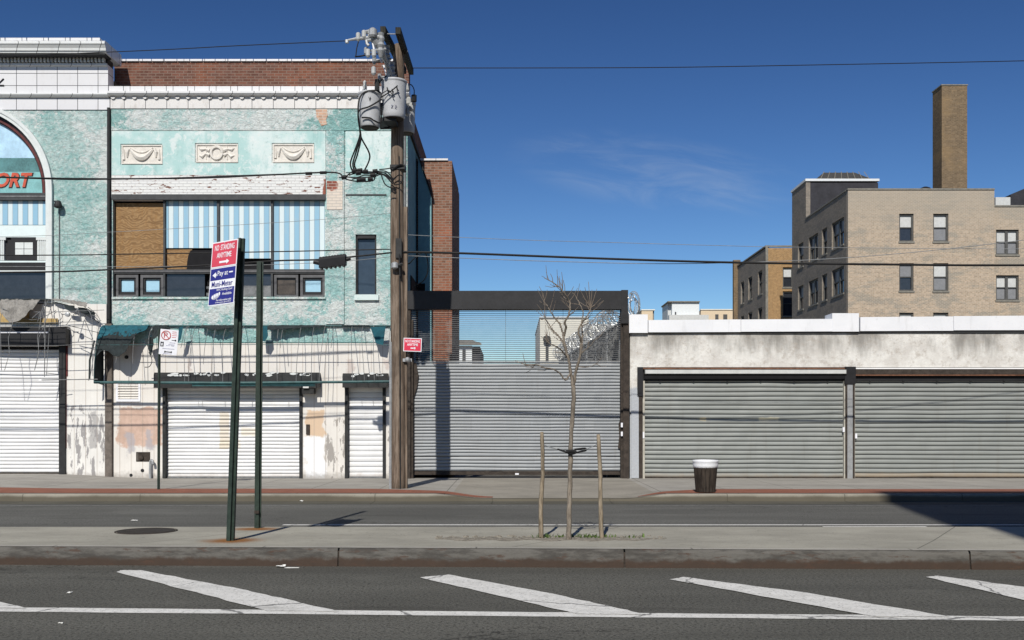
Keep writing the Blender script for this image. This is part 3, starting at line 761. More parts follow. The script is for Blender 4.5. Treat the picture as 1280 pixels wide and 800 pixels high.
for i in range(4):
    x = 53-53.5*i
    def flute(bm, x=x):
        pb(bm, x-6.5, 298, x+6, 325.5, F+.15, .05); pb(bm, x-8, 296.6, x+7.5, 300, F+.12, .08)
        for k in range(5): pb(bm, x-5.6+k*2.4, 300, x-4.3+k*2.4, 325.5, F+.13, .05)
    part('column', M['offwhite'], A, flute)
    w = part('window', M['black'], A, lambda bm, x=x: pb(bm, x-39, 297, x-7, 325.8, F+.14, .05))
    part('pane', M['offwhite'], w, lambda bm, x=x: [pb(bm, x-34+c*11.3, 303+r*8.4, x-23.4+c*11.3, 310.8+r*8.4, F+.13, .03) for c in range(2) for r in range(2)])
pbpart('sign_board', M['black'], A, [(-144, 328, 59, 338)], F+.13, .08)
pbpart('rail', M['offwhite'], A, [(-144, 338, 59, 340)], F+.08, .13)
pbpart('window', M['glass'], A, [(-144, 340, 59, 379)], F+.17, .05, label='dark shop window under the mural')
pbpart('window_trim', M['dark_red'], A, [(58.5, 250, 60.8, 378)], F+.05, .25)
pbpart('backing', M['dark_void'], A, [(-146, 140, 62, 380)], F+.26, .05)
# wall lamp with its conduit
wl = part('wall_lamp', M['charcoal'], A, lambda bm: (lathe(bm, (fx(76), F-.16, fz(258)), [(.03, .12), (.07, .10), (.10, .0), (.10, -.05), (.05, -.08)], 14), tube(bm, [(fx(71), F, fz(254)), (fx(71), F-.12, fz(253)), (fx(76), F-.16, fz(254))], .02)))
part('conduit', M['tube_grey'], wl, lambda bm: tube(bm, [(fx(74.5), F-.025, fz(262)), (fx(74.5), F-.025, fz(375))], .012))
# roll-down shutter
pbpart('shutter_box', M['black'], A, [(-170, 408, 82, 431)], F-.28, .5, F-.28)
pbpart('header', M['dark_void'], A, [(-165, 430, 76, 437)], F+.06, .2)
pbpart('header_rail', M['sign_white'], A, [(-165, 414.5, 60, 416.3)], F-.31, .03, F-.31)
sh = part('shutter', M['shutter_white'], A, lambda bm: slats(bm, fx(-165), fx(74), fz(591), fz(436), F+.12, .098, .022, .13))
pbpart('bottom_bar', M['rust_dark'], sh, [(-165, 590.5, 75, 594.5)], F+.08, .08)
pbpart('guide_rail', M['charcoal'], A, [(73.5, 420, 81.5, 595)], F-.06, .2)
pbpart('rust_edge', M['dark_red'], A, [(81.5, 420, 84.5, 470), (81.5, 470, 83, 560)], F-.02, .05)
part('graffiti', M['ink_black'], A, lambda bm: tube(bm, [(fx(-6), F-.035, fz(107.5)), (fx(6), F-.035, fz(107.5)), (fx(-2), F-.035, fz(106.5)), (fx(5.5), F-.035, fz(99))], .022))

# ================================================================ MINT BUILDING
B = thing('mint_shopfront_building', 'two storey mint green stucco building with striped upper windows and white ground floor shutters', 'building', (fx(320), F, .15))
BR = 509
WIN = (141, 247, 406, 371); NARROW = (444.5, 293, 470.5, 368)
part('wall', M['stucco'], B, lambda bm: pholed(bm, 139, 163, BR, 429, [WIN, NARROW], F, .34))
part('stucco_band', M['stucco_band'], B, lambda bm: pb(bm, 139, 135, BR, 163, F-.035, .375))
part('stucco_panel', M['stucco_flat'], B, lambda bm: pholed(bm, 139.4, 164, 407, 219, [(151,180,203,206),(244,179,298,204),(340,179,393,204)], F-.022, .022))
pbpart('stucco_panel', M['stucco_flat'], B, [(432, 164, 489, 215)], F-.022, .022)
pbpart('pilaster', M['stucco'], B, [(407.5, 163.4, 430, 405)], F-.045, .045)
pbpart('pilaster', M['stucco'], B, [(492, 163.4, BR+.3, 405)], F-.03, .03)
pbpart('lintel_band', M['peeled'], B, [(139.4, 219, 407, 247)], F-.03, .03)
pbpart('bare_patch', M['cream_brick'], B, [(408.5, 226, 428, 262)], F-.058, .014)
part('bare_patch', M['bare_brick'], B, lambda bm: prism(bm, [(fx(x), F-.048, fz(y)) for x, y in ((395,137),(409,137),(410,145),(408,150),(409,156),(402,158),(399,152),(396,147))], (0, .014, 0)), label='patch of bare orange brick under the tile band')
pbpart('ledge', M['dark_frame'], B, [(432, 242.5, 483, 244.2)], F-.02, .03)
# tiled cornice with brackets, coping
part('cornice', M['tile_b'], B, lambda bm: pb(bm, 138, 121, BR+1, 135.4, F-.06, .4))
part('cornice_lip', M['coping_tile'], B, lambda bm: ext_x(bm, [(F-.05, fz(122)), (F-.16, fz(121)), (F-.20, fz(119.2)), (F-.20, fz(116.6)), (F-.05, fz(116))], fx(137.6), fx(BR+3)))
part('coping', M['coping_tile'], B, lambda bm: [bx(bm, fx(138.5)+i*.562, min(fx(138.5)+i*.562+.548, fx(BR+2)), F-.13, F+.45, fz(115.6), fz(109.8)) for i in range(14)])
x = fx(143); br0 = None
br0 = part('bracket', M['tile_b'], B, lambda bm: prism(bm, [(x-.06, F-.058, fz(122.2)), (x+.06, F-.058, fz(122.2)), (x+.045, F-.058, fz(124.4)), (x, F-.058, fz(125.3)), (x-.045, F-.058, fz(124.4))], (0, -.045, 0)))
for i in range(1, 27):
    c_ = br0.copy(); COL.objects.link(c_); c_.parent = B; c_.location.x += .281*i
# set back brick parapet, body, side wall
part('brick_parapet', M['brick_red'], B, lambda bm: bx(bm, fx(143, F+.9), fx(511, F+.9), F+.9, F+1.25, 8.0, fz(77, F+.9)))
part('parapet_coping', M['coping_tile'], B, lambda bm: [bx(bm, fx(143, F+.9)+i*.345, fx(143, F+.9)+i*.345+.325, F+.85, F+1.3, fz(77, F+.9), fz(74.6, F+.9)) for i in range(23)])
XS = fx(BR)
part('side_wall', M['painted_side'], B, lambda bm: (bx(bm, XS-.4, XS+.0, F+.345, 34.2, .1, 9.35)))
part('side_ledge', M['rust_dark'], B, lambda bm: bx(bm, XS-.4, XS+.06, F+.4, 34.2, 9.352, 9.46))
part('side_brick', M['brick_red'], B, lambda bm: bx(bm, XS-.42, XS-.02, F+1.3, 32.6, 9.462, 10.2))
part('rear_block', M['shade_wall'], B, lambda bm: bx(bm, fx(142), XS-.43, F+.6, 34.2, .1, 9.9))
part('annex', M['brick_annex'], B, lambda bm: bx(bm, XS+.002, fx(565, 29), 29, 32.5, .1, fz(201, 29)))
part('annex', M['brick_annex'], B, lambda bm: bx(bm, XS+.002, fx(565, 29)-.004, 32.502, 33.1, .1, fz(238, 32.5)))
part('buttress', M['painted_side'], B, lambda bm: prism(bm, [(XS+.062, 28.8, .1), (XS+.44, 28.8, .1), (XS+.44, 28.8, fz(246, 28.8)), (XS+.062, 28.8, fz(196, 28.8))], (0, .198, 0)), label='teal painted strip with a sloping top beside the red brick')
part('buttress_cap', M['rust_dark'], B, lambda bm: prism(bm, [(XS+.062, 28.76, fz(196, 28.8)+.003), (XS+.46, 28.76, fz(246, 28.8)+.0), (XS+.46, 28.76, fz(244, 28.8)+.05), (XS+.062, 28.76, fz(194, 28.8)+.05)], (0, .238, 0)))
part('annex_coping', M['coping_tile'], B, lambda bm: (bx(bm, XS+.002, fx(560, 29), 28.95, 29.3, fz(201, 29)+.002, fz(198.6, 29))))
part('side_window', M['dark_void'], B, lambda bm: (bx(bm, XS-.02, XS+.03, 27.2, 28.79, 5.0, 5.6), bx(bm, XS+.062, XS+.26, 28.77, 28.799, 5.0, 5.6)))
part('side_window_sill', M['charcoal'], B, lambda bm: bx(bm, XS, XS+.10, 27.1, 28.76, 4.85, 4.99))
part('side_pipe', M['tube_grey'], B, lambda bm: tube(bm, [(fx(506.5), F-.06, fz(140)), (fx(506.5), F-.06, fz(405))], .03))
# relief panels
def relief(x0, y0, x1, y1, mid):
    bm = bmn(); d = F-.03
    pb(bm, x0, y0, x1, y1, d+.012, .05)
    for r in ((x0, y0, x1, y0+1.5), (x0, y1-1.5, x1, y1), (x0, y0+1.5, x0+1.5, y1-1.5), (x1-1.5, y0+1.5, x1, y1-1.5)): pb(bm, *r, d-.012, .024)
    cx, cy = (x0+x1)/2, (y0+y1)/2
    def t(pts, r): tube(bm, [(fx(x), d+.005, fz(y)) for x, y in pts], r, 6)
    if mid == 'swag':
        t([(cx-14+28*i/16, y0+6+11*math.sin(math.pi*i/16)) for i in range(17)], [.03+.05*math.sin(math.pi*i/16) for i in range(17)])
        t([(cx-14+28*i/16, y0+4+6*math.sin(math.pi*i/16)) for i in range(17)], .018)
        for s in (-1, 1):
            t([(cx+s*16, y0+5), (cx+s*18, y0+10), (cx+s*18, y0+16)], [.03, .05, .02]); t([(cx+s*22, y0+6), (cx+s*22, y1-5)], [.015, .035])
    else:
        t([(cx+7*math.cos(a), cy+7.5*math.sin(a)) for a in [2*math.pi*i/18 for i in range(19)]], .048)
        for s in (-1, 1):
            t([(cx+s*9, cy-3), (cx+s*14, cy-5), (cx+s*19, cy-4), (cx+s*22, cy-6)], [.05, .025, .04, .012]); t([(cx+s*9, cy+3), (cx+s*14, cy+1), (cx+s*18, cy+5), (cx+s*22, cy+3)], [.05, .025, .04, .012])
            t([(cx+s*13, y0+3), (cx+s*13, y1-3)], .012)
    return obj('relief_panel', bm, M['relief'], B, smooth=False)
relief(152, 181, 203, 205, 'swag'); relief(245, 180, 297.5, 203, 'wreath').__setitem__('label', 'relief panel with a round wreath'); relief(341, 180, 392.5, 203, 'swag')
# band of upper windows
win = pbpart('window_band', M['dark_frame'], B, [(139.5, 242.8, 407, 249.5)], F-.05, .2, label='wide upper window band with striped panels, plywood and small panes')
pbpart('frame', M['dark_frame'], win, [(140.6, 249.5, 142.8, 371), (204, 249.5, 206.4, 371), (271, 249.5, 274, 371), (338.5, 249.5, 341.2, 371), (142.8, 336.5, 204, 342), (206.4, 336.5, 271, 342), (274, 336.5, 338.5, 342), (341.2, 336.5, 406, 342)], F+.05, .14)
pbpart('frame_rail', M['grey_frame'], win, [(142, 338, 405.5, 340.2)], F+.03, .02)
pbpart('frame_rail', M['sign_white'], win, [(141, 248.2, 203, 250.4), (214, 249, 262, 249.8), (345, 249.2, 404, 249.9)], F+.02, .12)
pbpart('plywood', M['plywood'], win, [(142.8, 254, 204, 336.5)], F+.14, .03)
pbpart('plywood', M['plywood'], win, [(206.4, 311.5, 240, 336.5)], F+.16, .02, label='small plywood piece beside a dark broken opening')
pbpart('striped_panel', M['stripes'], win, [(206.4, 251.3, 271, 310)], F+.12, .03)
pbpart('striped_panel', M['stripes'], win, [(274, 250.8, 338.5, 323)], F+.12, .03)
pbpart('striped_panel', M['stripes'], win, [(341.2, 250.3, 406, 336.5)], F+.12, .03)
part('dark_void', M['dark_void'], win, lambda bm: (pb(bm, 140, 247, 407, 371, F+.27, .05), prism(bm, [(fx(x), F+.152, fz(y)) for x, y in ((271,311.5),(236,311.5),(233,318),(231.5,327),(231,336.5),(271,336.5))], (0, .006, 0))))
for x0, x1, pane in ((143.6, 171.5, 'blue_pane'), (174.3, 203.2, 'blue_pane'), (341.8, 372, 'brown_glass'), (374.6, 405.5, 'blue_pane')):
    cas = part('casement', M['grey_frame'], win, lambda bm, x0=x0, x1=x1: pholed(bm, x0, 343, x1, 370.5, [(x0+3.2, 346.5, x1-3, 368)], F+.07, .10))
    if pane == 'brown_glass': pbpart('pane', M[pane], cas, [(x0+3.2, 346.5, x1-3, 368)], F+.14, .02)
    else:
        part('inner_frame', M['black'], cas, lambda bm, x0=x0, x1=x1: pholed(bm, x0+3.2, 346.5, x1-3, 368, [(x0+5.6, 348.6, x1-5.6, 364.2)], F+.105, .05))
        pbpart('pane', M[pane], cas, [(x0+4, 347, x1-4, 367)], F+.15, .02)
pbpart('lower_panel', M['glass'], win, [(206.4, 343, 256, 370.5), (274, 343, 338.5, 357)], F+.13, .04)
pbpart('lower_panel', M['tube_grey'], win, [(258, 358, 271, 361), (258, 366, 271, 369.5), (274, 357, 338.5, 370.5)], F+.11, .06, label='grey patched panel below the windows')
pbpart('sill', M['stucco_upper'], B, [(139.5, 371.2, 407, 373.6)], F-.05, .3)
nw = part('narrow_window', M['black'], B, lambda bm: (pb(bm, 444.6, 293, 447, 368, F+.06, .1), pb(bm, 468.6, 293, 470.4, 368, F+.06, .1), pb(bm, 447, 293, 468.6, 298, F+.03, .12)))
pbpart('pane', M['blue_glass'], nw, [(447, 298, 468.6, 368)], F+.13, .04)
pbpart('window_sill', M['stucco_flat'], B, [(443, 368.3, 473, 375)], F-.08, .3)
# ground floor
part('lower_wall', M['cream'], B, lambda bm: pholed(bm, 142, 429.2, 493, 600, [(204, 484, 376, 600), (432, 484, 481, 600)], F-.012, .35))
part('corner_strip', M['pipe_grey'], B, lambda bm: bx(bm, fx(493.2), XS-.02, F-.03, F+.34, .12, fz(429)))
part('pier', M['pipe_grey'], B, lambda bm: (bx(bm, fx(133.2), fx(141.6), F-.11, F+.2, .15, fz(405))))
part('downspout', M['charcoal'], B, lambda bm: (tube(bm, [(fx(137.3), F-.075, fz(136)), (fx(137.3), F-.075, fz(404))], .045, 8)))
lv = part('vent_louvre', M['sign_white'], B, lambda bm: (pholed(bm, 145.5, 477.5, 176, 502, [(148, 480, 173.5, 499)], F-.035, .03)))
part('louvre_slats', M['cream'], lv, lambda bm: [prism(bm, [(fx(148), F-.012, fz(480.2+i*3.2)), (fx(148), F-.042, fz(482.0+i*3.2)), (fx(148), F-.038, fz(482.6+i*3.2)), (fx(148), F-.012, fz(480.9+i*3.2))], (fx(173.5)-fx(148), 0, 0)) for i in range(6)])
part('utility_hole', M['rust_dark'], B, lambda bm: (pholed(bm, 170.5, 565, 188, 577, [(172.3, 566.5, 186.3, 575.5)], F-.02, .02), pb(bm, 172.3, 566.5, 186.3, 575.5, F-.0135, .01), lathe(bm, (fx(177), F-.012, fz(572)), [(.06, .0), (.06, -.05), (.02, -.06)], 12, 'y')))
part('hole', M['black'], B, lambda bm: (lathe(bm, (fx(178.3), F-.006, fz(588)), [(.045, .0), (.045, -.02)], 10, 'y'), lathe(bm, (fx(164), F-.006, fz(594)), [(.05, .0), (.03, -.02)], 10, 'y'), lathe(bm, (fx(158.5), F-.006, fz(446.5)), [(.05, .0), (.05, -.03)], 12, 'y')))
part('vent_pipe', M['galv'], B, lambda bm: tube(bm, smoothpath([(fx(189.5), F-.10, .15), (fx(189.5), F-.10, fz(580)), (fx(190.5), F-.11, fz(575.5)), (fx(193), F-.14, fz(576)), (fx(193.6), F-.15, fz(580))], 5), .034, 10))
# shutters
def roller(x0, x1, ytop, bx0, bx1, by0, by1, pitch):
    d = F-.30
    b = part('shutter_box', M['charcoal'], B, lambda bm: (ext_x(bm, [(F-.02, fz(by0, d)), (d+.05, fz(by0, d)), (d, fz(by0+3, d)), (d, fz(by1, d)), (F-.02, fz(by1-1, d))], fx(bx0, d), fx(bx1, d))))
    bm = bmn(); random.seed(3)
    for i in range(26):
        x = random.uniform(bx0+8, bx1-8); w = random.uniform(1.5, 6); y = random.uniform(by0+.2, by0+4)
        if (bx1-bx0) < 100 and i > 6: break
        prism(bm, [(fx(x+w*math.cos(a)*random.uniform(.6, 1), d), d-.006, fz(y+1.8*math.sin(a)*random.uniform(.5, 1), d)) for a in [k*math.pi/4 for k in range(8)]], (0, .007, 0))
    obj('peeling_paint', bm, M['cornice'], b)
    s = part('shutter', M['shutter_white'], B, lambda bm: slats(bm, fx(x0), fx(x1), .165, fz(ytop), F+.13, pitch, .024 if pitch < .12 else .018, .12 if pitch < .12 else .08))
    pbpart('bottom_bar', M['tube_grey'], s, [(x0, 595.6, x1, 597.6)], F+.07, .08)
    for xa, xb in ((fx(x0-3.2), fx(x0)+.01), (fx(x1)-.01, fx(x1+3.4))): part('guide_rail', M['charcoal'], B, lambda bm: bx(bm, xa, xb, F-.05, F+.18, .155, fz(484)))
    return b
roller(207, 375, 484, 192, 398, 465.5, 485, .0965)
roller(434.5, 479, 484, 428, 484, 466.5, 484.5, .143)
pbpart('motor_box', M['charcoal'], B, [(377, 483, 392, 492)], F-.28, .26, F-.28)
part('motor_box', M['galv'], B, lambda bm: tube(bm, [W(379, 484.5, F-.32), W(386, 484.5, F-.32)], .03, 8))
pbpart('lock', M['rust_dark'], B, [(382.5, 530.5, 387, 543)], F-.05, .04)

# ================================================================ TORN AWNINGS
def arcp(th, top, bot, out, y0=F-.05): return (y0-out*math.sin(th), bot+(top-bot)*math.cos(th))
ZT, ZB, OUT = fz(407.5), 2.645, .62
aw = thing('torn_awning', 'torn teal awning frame with bare ribs over the white shutters of the mint building', 'awning', (fx(310), F, ZT))
xl, xr = fx(118, F-.65), fx(491)
def awframe(bm):
    tube(bm, [(xl, F-.05, ZT), (xr, F-.05, ZT)], .022, 8)
    for t in (50,):
        y, z = arcp(R(t), ZT, ZB, OUT); tube(bm, [(xl, y, z), (fx(300), y, z+.01), (xr, y, z)], .009, 6)
    tube(bm, [(xl, F-.02, ZB+.06), (fx(203), F-.02, ZB+.06)], .012)
    y, z = arcp(R(90), ZT, ZB, OUT)
    tube(bm, [(xl, F-.05, z), (xl, y, z)], .014)
    tube(bm, [(xl, *arcp(R(a), ZT, ZB, OUT)) for a in range(0, 91, 9)], .014)
    tube(bm, [(fx(232), F-.02, fz(428)), (fx(480), F-.02, fz(428))], .006)
part('frame', M['teal_tube'], aw, awframe)
part('front_rail', M['teal_tube'], aw, lambda bm: (tube(bm, [(xl, F-.67, ZB), (fx(300), F-.67, ZB-.015), (xr, F-.67, ZB+.02)], .033, 8), bx(bm, fx(250), fx(400), F-.66, F-.655, ZB-.10, ZB)))
random.seed(11)
def ribs(bm):
    for px in (147, 167, 188, 230, 233, 241, 257, 266, 283, 301, 346, 354, 374, 391, 404, 412, 415, 438, 452, 465, 487):
        e = random.choice((90, 90, 90, 72, 60)); j = random.uniform(-.05, .05); j2 = random.uniform(-.10, .10)
        x = fx(px, F-.4)
        pts = [(x+j*math.sin(a*.05)+j2*a/90, *arcp(R(a), ZT, ZB, OUT-.01)) for a in range(0, e+1, 9)]
        part('rib', M['tube_grey'], aw, lambda bm: tube(bm, pts, .0075, 5))
ribs(None)
def canvas(bm, x0, x1, fn0, fn1, n=26, top=ZT+.012, lift=.015, bot=ZB, out=OUT, y0=F-.05):
    rows = []
    for i in range(n+1):
        t = i/n; x = x0+(x1-x0)*t; a0, a1 = fn0(t), fn1(t)
        rows.append([(x+random.uniform(-.01,.01), *[q-l for q, l in zip(arcp(R(a0+(a1-a0)*k/8), top, bot, out+lift, y0), (random.uniform(-.01,.012), random.uniform(-.012,.012)))]) for k in range(9)])
    sheet(bm, rows, (0, .004, -.004))
part('canvas', M['canvas_teal'], aw, lambda bm: canvas(bm, xl, fx(188), lambda t: 0, lambda t: 44-16*t-5*math.sin(t*7)), label='teal canvas scrap at the left end')
part('canvas', M['canvas_dark'], aw, lambda bm: canvas(bm, xl+.02, fx(184), lambda t: 36-14*t, lambda t: 64-10*t-5*math.sin(t*9)-(max(0, t-.7)*95), lift=.004), label='blackened canvas under the teal scrap')
part('canvas', M['canvas_dark'], aw, lambda bm: prism(bm, [(xl-.01, *arcp(R(a), ZT, ZB, OUT)) for a in range(0, 91, 9)] + [(xl-.01, F-.05, ZB-.05)], (.006, 0, 0)), label='grimy canvas end panel')
part('canvas', M['canvas_teal'], aw, lambda bm: prism(bm, [W(x, y, F-.42) for x, y in ((224,409),(229,408),(226,424),(221,430),(219,428))], (.0, .006, 0)), label='narrow teal strip')
part('canvas', M['canvas_dark'], aw, lambda bm: prism(bm, [W(x, y, F-.35) for x, y in ((181,424),(191,420),(192,430),(189,445),(187,441))], (.0, .006, 0)), label='hanging dark point of canvas')
for px0, px1, fa in ((254, 294, lambda t: 14+8*math.sin(t*3)+3*random.random()), (337, 407, lambda t: 24-12*t+3*random.random()), (195, 212, lambda t: 30+12*math.sin(t*5)), (428, 462, lambda t: 9+2*random.random())):
    part('canvas', M['canvas_dark'], aw, lambda bm: canvas(bm, fx(px0), fx(px1), lambda t: 0, fa), label='grimy canvas scrap along the top tube')
for fl in (((463,409),(482,408),(480,424),(479,431),(470,429)), ((324,408),(334,408),(335,420),(331,427),(325,425)), ((487,410),(492,410),(492,428))):
    part('canvas', M['canvas_teal'], aw, lambda bm: prism(bm, [W(x, y, F-.40) for x, y in fl], (0, .006, 0)), label='small teal canvas flap')
part('hook', M['black'], aw, lambda bm: (tube(bm, smoothpath([W(186, 440, F-.35), W(190, 450, F-.35), W(187, 458, F-.35), W(181, 459, F-.35)], 4), .01)))

a2 = thing('torn_awning', 'collapsed grey awning frame with loops of wire above the far left shutter', 'awning', (fx(20), F, fz(378)))
T2, B2, O2 = fz(374), 2.72, .75
def f2(bm):
    xr2 = fx(124, F-.7); x0 = fx(-190)
    tube(bm, [(x0, F-.05, T2), (fx(62), F-.05, T2-.05), (fx(85), F-.05, T2-.16), (fx(110), F-.05, T2-.42), (fx(125), F-.05, T2-.62)], .016)
    yb, zb = F-.05-O2, B2
    tube(bm, [(fx(70), yb, zb-.02), (xr2, yb, zb)], .014); tube(bm, [(x0, yb, zb-.0), (fx(66), yb, zb-.02)], .006)
    for yy, zo in ((388.5, 26), (402, 44), (407.5, 50), (431, 66)):
        y, z = arcp(R(zo), T2, B2, O2); tube(bm, [(x0, y, fz(yy, y)), (fx(70), y, fz(yy+1.5, y)), (xr2, y, fz(yy-1, y))], .008)
    for px in (5, 21, 53, 57, 62):
        tube(bm, [(fx(px, F-.4)+random.uniform(-.02,.02)*k, *arcp(R(12*k), T2, B2, O2)) for k in range(6+(px % 2)*2)], .008)
    tube(bm, [W(57, 377, F-.5), W(55.5, 471, F-.7)], .012); tube(bm, [W(62, 405, F-.6), W(58, 470, F-.7)], .008); tube(bm, [W(57, 466, F-.7), W(73, 468, F-.6)], .008)
    for k in range(5):                                   # domed right end
        a0 = W(92+2*k, 383+3*k, F-.1-.05*k); b0 = W(108+3.5*k, 392+4*k, F-.2-.1*k)
    for pts in ([W(83,406,F-.5), W(97,386,F-.3)], [W(97,386,F-.3), W(102,402,F-.5)], [W(82,406,F-.6), W(124,416,F-.6)], [W(84,410,F-.6), W(116,425,F-.6)], [W(104,382,F-.25), W(112,390,F-.5), W(115,400,F-.65), W(115,420,F-.7), W(116,470,F-.75)],
                [W(110,384,F-.2), W(120,392,F-.4), W(125,400,F-.6)], [W(115,394,F-.5), W(121,395,F-.5)], [W(125,400,F-.6), W(118,440,F-.7), W(113,470,F-.75)], [W(2,385,F-.5), W(40,400,F-.4), W(70,388,F-.3)], [W(40,398,F-.5), W(50,390,F-.45), W(47,402,F-.5)]):
        tube(bm, smoothpath(pts, 4), .009, 5)
    c = W(72.5, 395, F-.5); tube(bm, [(c.x+.11*math.cos(t), c.y, c.z+.11*math.sin(t)) for t in [2*math.pi*i/20 for i in range(21)]], .008, 5)
    tube(bm, [W(77, 393, F-.5), W(84, 393, F-.5)], .012)
part('frame', M['tube_grey'], a2, f2)
part('spotlight', M['galv'], a2, lambda bm: lathe(bm, W(86, 393.5, F-.55), [(.03, .0), (.06, -.04), (.06, -.10), (.02, -.11)], 12, 'y'))
part('canvas', M['canvas_grey'], a2, lambda bm: (canvas(bm, fx(6), fx(54), lambda t: 8, lambda t: 22+24*math.sin(t*math.pi)**.8+2*random.random(), top=T2, bot=B2, out=O2)), label='slack grey cloth sagging under the bar')
part('canvas', M['canvas_dark'], a2, lambda bm: canvas(bm, fx(-190), fx(66), lambda t: -4, lambda t: 9+3*random.random(), n=40, top=T2, bot=B2, out=O2), label='blackened canvas strip along the top bar')
for pts in (((80,381),(93,382),(94,389),(90,389),(82,386)), ((97,384),(108,385),(119,391),(118,396),(108,393),(100,389))):
    part('canvas', M['canvas_dark'], a2, lambda bm: prism(bm, [W(x, y, F-.3) for x, y in pts], (0, .006, 0)), label='small dark canvas scrap near the right end')
part('canvas', M['canvas_grey'], a2, lambda bm: canvas(bm, fx(68), fx(116), lambda t: 4+16*t, lambda t: 9+20*t+2*random.random(), top=T2, bot=B2, out=O2), label='faded canvas edge curving down at the right end')
part('canvas', M['canvas_dark'], a2, lambda bm: prism(bm, [W(x, y, F-.62) for x, y in ((117,425),(119,426),(113.5,450),(113,474),(110.5,476),(111,450))], (0, .006, 0)), label='narrow hanging strip of canvas')
sb2 = tag(part('sign_board', M['ochre'], a2, lambda bm: (pb(bm, -180, 380, 36, 403, F-.06, .03), pb(bm, 36, 398, 72, 404, F-.06, .03))), label='ochre board behind the frame')

# ================================================================ ROLL-DOWN GATE between the buildings
gt = thing('roll_down_gate', 'wide silver roll-down gate with an open wire grille above and black steel beam', 'gate', (fx(648), F, .15))
part('beam', M['beam'], gt, lambda bm: (bx(bm, fx(510.5), fx(784), F-.14, F+.22, fz(387.2), fz(364.3)), bx(bm, fx(776), fx(784.3), F-.16, F+.24, fz(405), fz(363.4))))
part('post', M['rust_dark'], gt, lambda bm: (bx(bm, fx(778.5), fx(785.8), F-.10, F+.2, .14, fz(405.1)), bx(bm, fx(775.6), fx(778.4), F-.05, F+.12, .14, fz(387.3))))
part('post', M['rust_dark'], gt, lambda bm: (bx(bm, fx(509.3), fx(513.5), F-.10, F+.2, .14, fz(387.3)), bx(bm, fx(513.6), fx(516.6), F-.02, F+.12, .14, fz(400))))
cur = part('curtain', M['shutter_galv'], gt, lambda bm: (slats(bm, fx(513.8), fx(775.4), fz(571), fz(454), F+.14, .0855, .022), slats(bm, fx(517.2), fx(777.5), fz(589), fz(571.5), F+.155, .0855, .022)))
pbpart('top_bar', M['galv'], cur, [(514, 451.5, 775.5, 453.8)], F+.11, .08)
pbpart('bottom_bar', M['rust_dark'], cur, [(515, 589.2, 777, 593.5)], F+.12, .08)
part('torn_edge', M['rust_dark'], gt, lambda bm: (prism(bm, [(fx(x), F+.06, fz(y)) for x, y in ((513.6,452),(520,454),(523,470),(521,484),(516,500),(516,520),(513.6,530))], (0, .03, 0)), prism(bm, [(fx(x), F+.06, fz(y)) for x, y in ((777,522),(773.5,530),(774.5,545),(772.8,560),(777.5,562))], (0, .03, 0))))
part('latch', M['sign_white'], gt, lambda bm: (bx(bm, fx(775.5), fx(777.8), F-.13, F-.101, fz(534), fz(528.5)), bx(bm, fx(775.5), fx(777.8), F-.13, F-.101, fz(545), fz(539.5)), pb(bm, 644, 591.5, 648.5, 593.5, F+.10, .02)))
def grille(bm):
    n = 25; z0, z1 = fz(451), fz(387.5)
    for i in range(n):
        z = z0+(z1-z0)*(i+.3)/n
        tube(bm, [(fx(514), F+.05, z), (fx(645), F+.05, z-.004), (fx(776), F+.05, z)], .0088, 5)
part('grille_rods', M['tube_grey'], gt, grille)
part('grille_links', M['tube_grey'], gt, lambda bm: [bx(bm, fx(px)-.004, fx(px)+.004, F+.062, F+.068, fz(451), fz(387)) for px in range(560, 776, 72)])

# ================================================================ LOW WHITE GARAGE BUILDING, right
Cb = thing('low_garage_building', 'low stained white building with a bright coping and two wide grey shutters', 'building', (fx(1040), F, .15))
CL, CR = 787.5, 1420
part('wall', M['plaster'], Cb, lambda bm: pholed(bm, CL, 416, CR, 600, [(800, 459, 1335, 600)], F, .35))
part('body', M['shade_wall'], Cb, lambda bm: bx(bm, fx(CL)+.01, fx(CR), F+.36, F+19, .1, fz(412)))
def cop(bm):
    for x0, y0, x1, y1, z in ((810, 400.5, 925, 415.3, 0), (925.4, 399.8, 1040, 414.6, 0), (1074, 396.8, 1190, 413.8, 0), (1190.4, 395.6, CR, 412.8, 0)):
        v = [(fx(x0), F-.09, fz(y1+.4)), (fx(x1), F-.09, fz(y1)), (fx(x1), F-.09, fz(y0-.8 if x0 < 1190 else y0-1.6)), (fx(x0), F-.09, fz(y0))]
        prism(bm, v, (0, .6, 0))
    pb(bm, CL-1, 393, 809.7, 416, F-.11, .62); pb(bm, 1040.3, 391.5, 1073.7, 414.4, F-.10, .62)
part('coping', M['coping_white'], Cb, cop)
part('coping_drip', M['dark_frame'], Cb, lambda bm: (pb(bm, CL, 415.6, 1040, 416.6, F-.05, .05), pb(bm, 1040, 414.4, CR, 415.6, F-.05, .05)))
def bay(x0, x1, gl, gr):
    s = part('shutter', M['shutter_grey'], Cb, lambda bm: slats(bm, fx(x0), fx(x1), .165, fz(473), F+.14, .118, .026))
    part('bottom_bar', M['rust_dark'], s, lambda bm: bx(bm, fx(x0), fx(x1), F+.11, F+.17, .155, .185))
    for xa, xb in ((x0-2.2, x0+.6), (x1-.6, x1+2.4)): part('guide_rail', M['pale_guide'], Cb, lambda bm: bx(bm, fx(xa), fx(xb), F+.02, F+.2, .15, fz(476)))
    for i in range(int((x1-x0-20)/42)+1): part('stop_hook', M['black'], s, lambda bm: bx(bm, fx(x0+20+42*i)-.02, fx(x0+20+42*i)+.02, F+.04, F+.09, fz(477), fz(473)))
M['pale_guide'] = plain('pale_guide_rail', (.42, .40, .35), .6, var=.2)
bay(805.5, 1056, 0, 0); bay(1068.5, 1330, 0, 0)
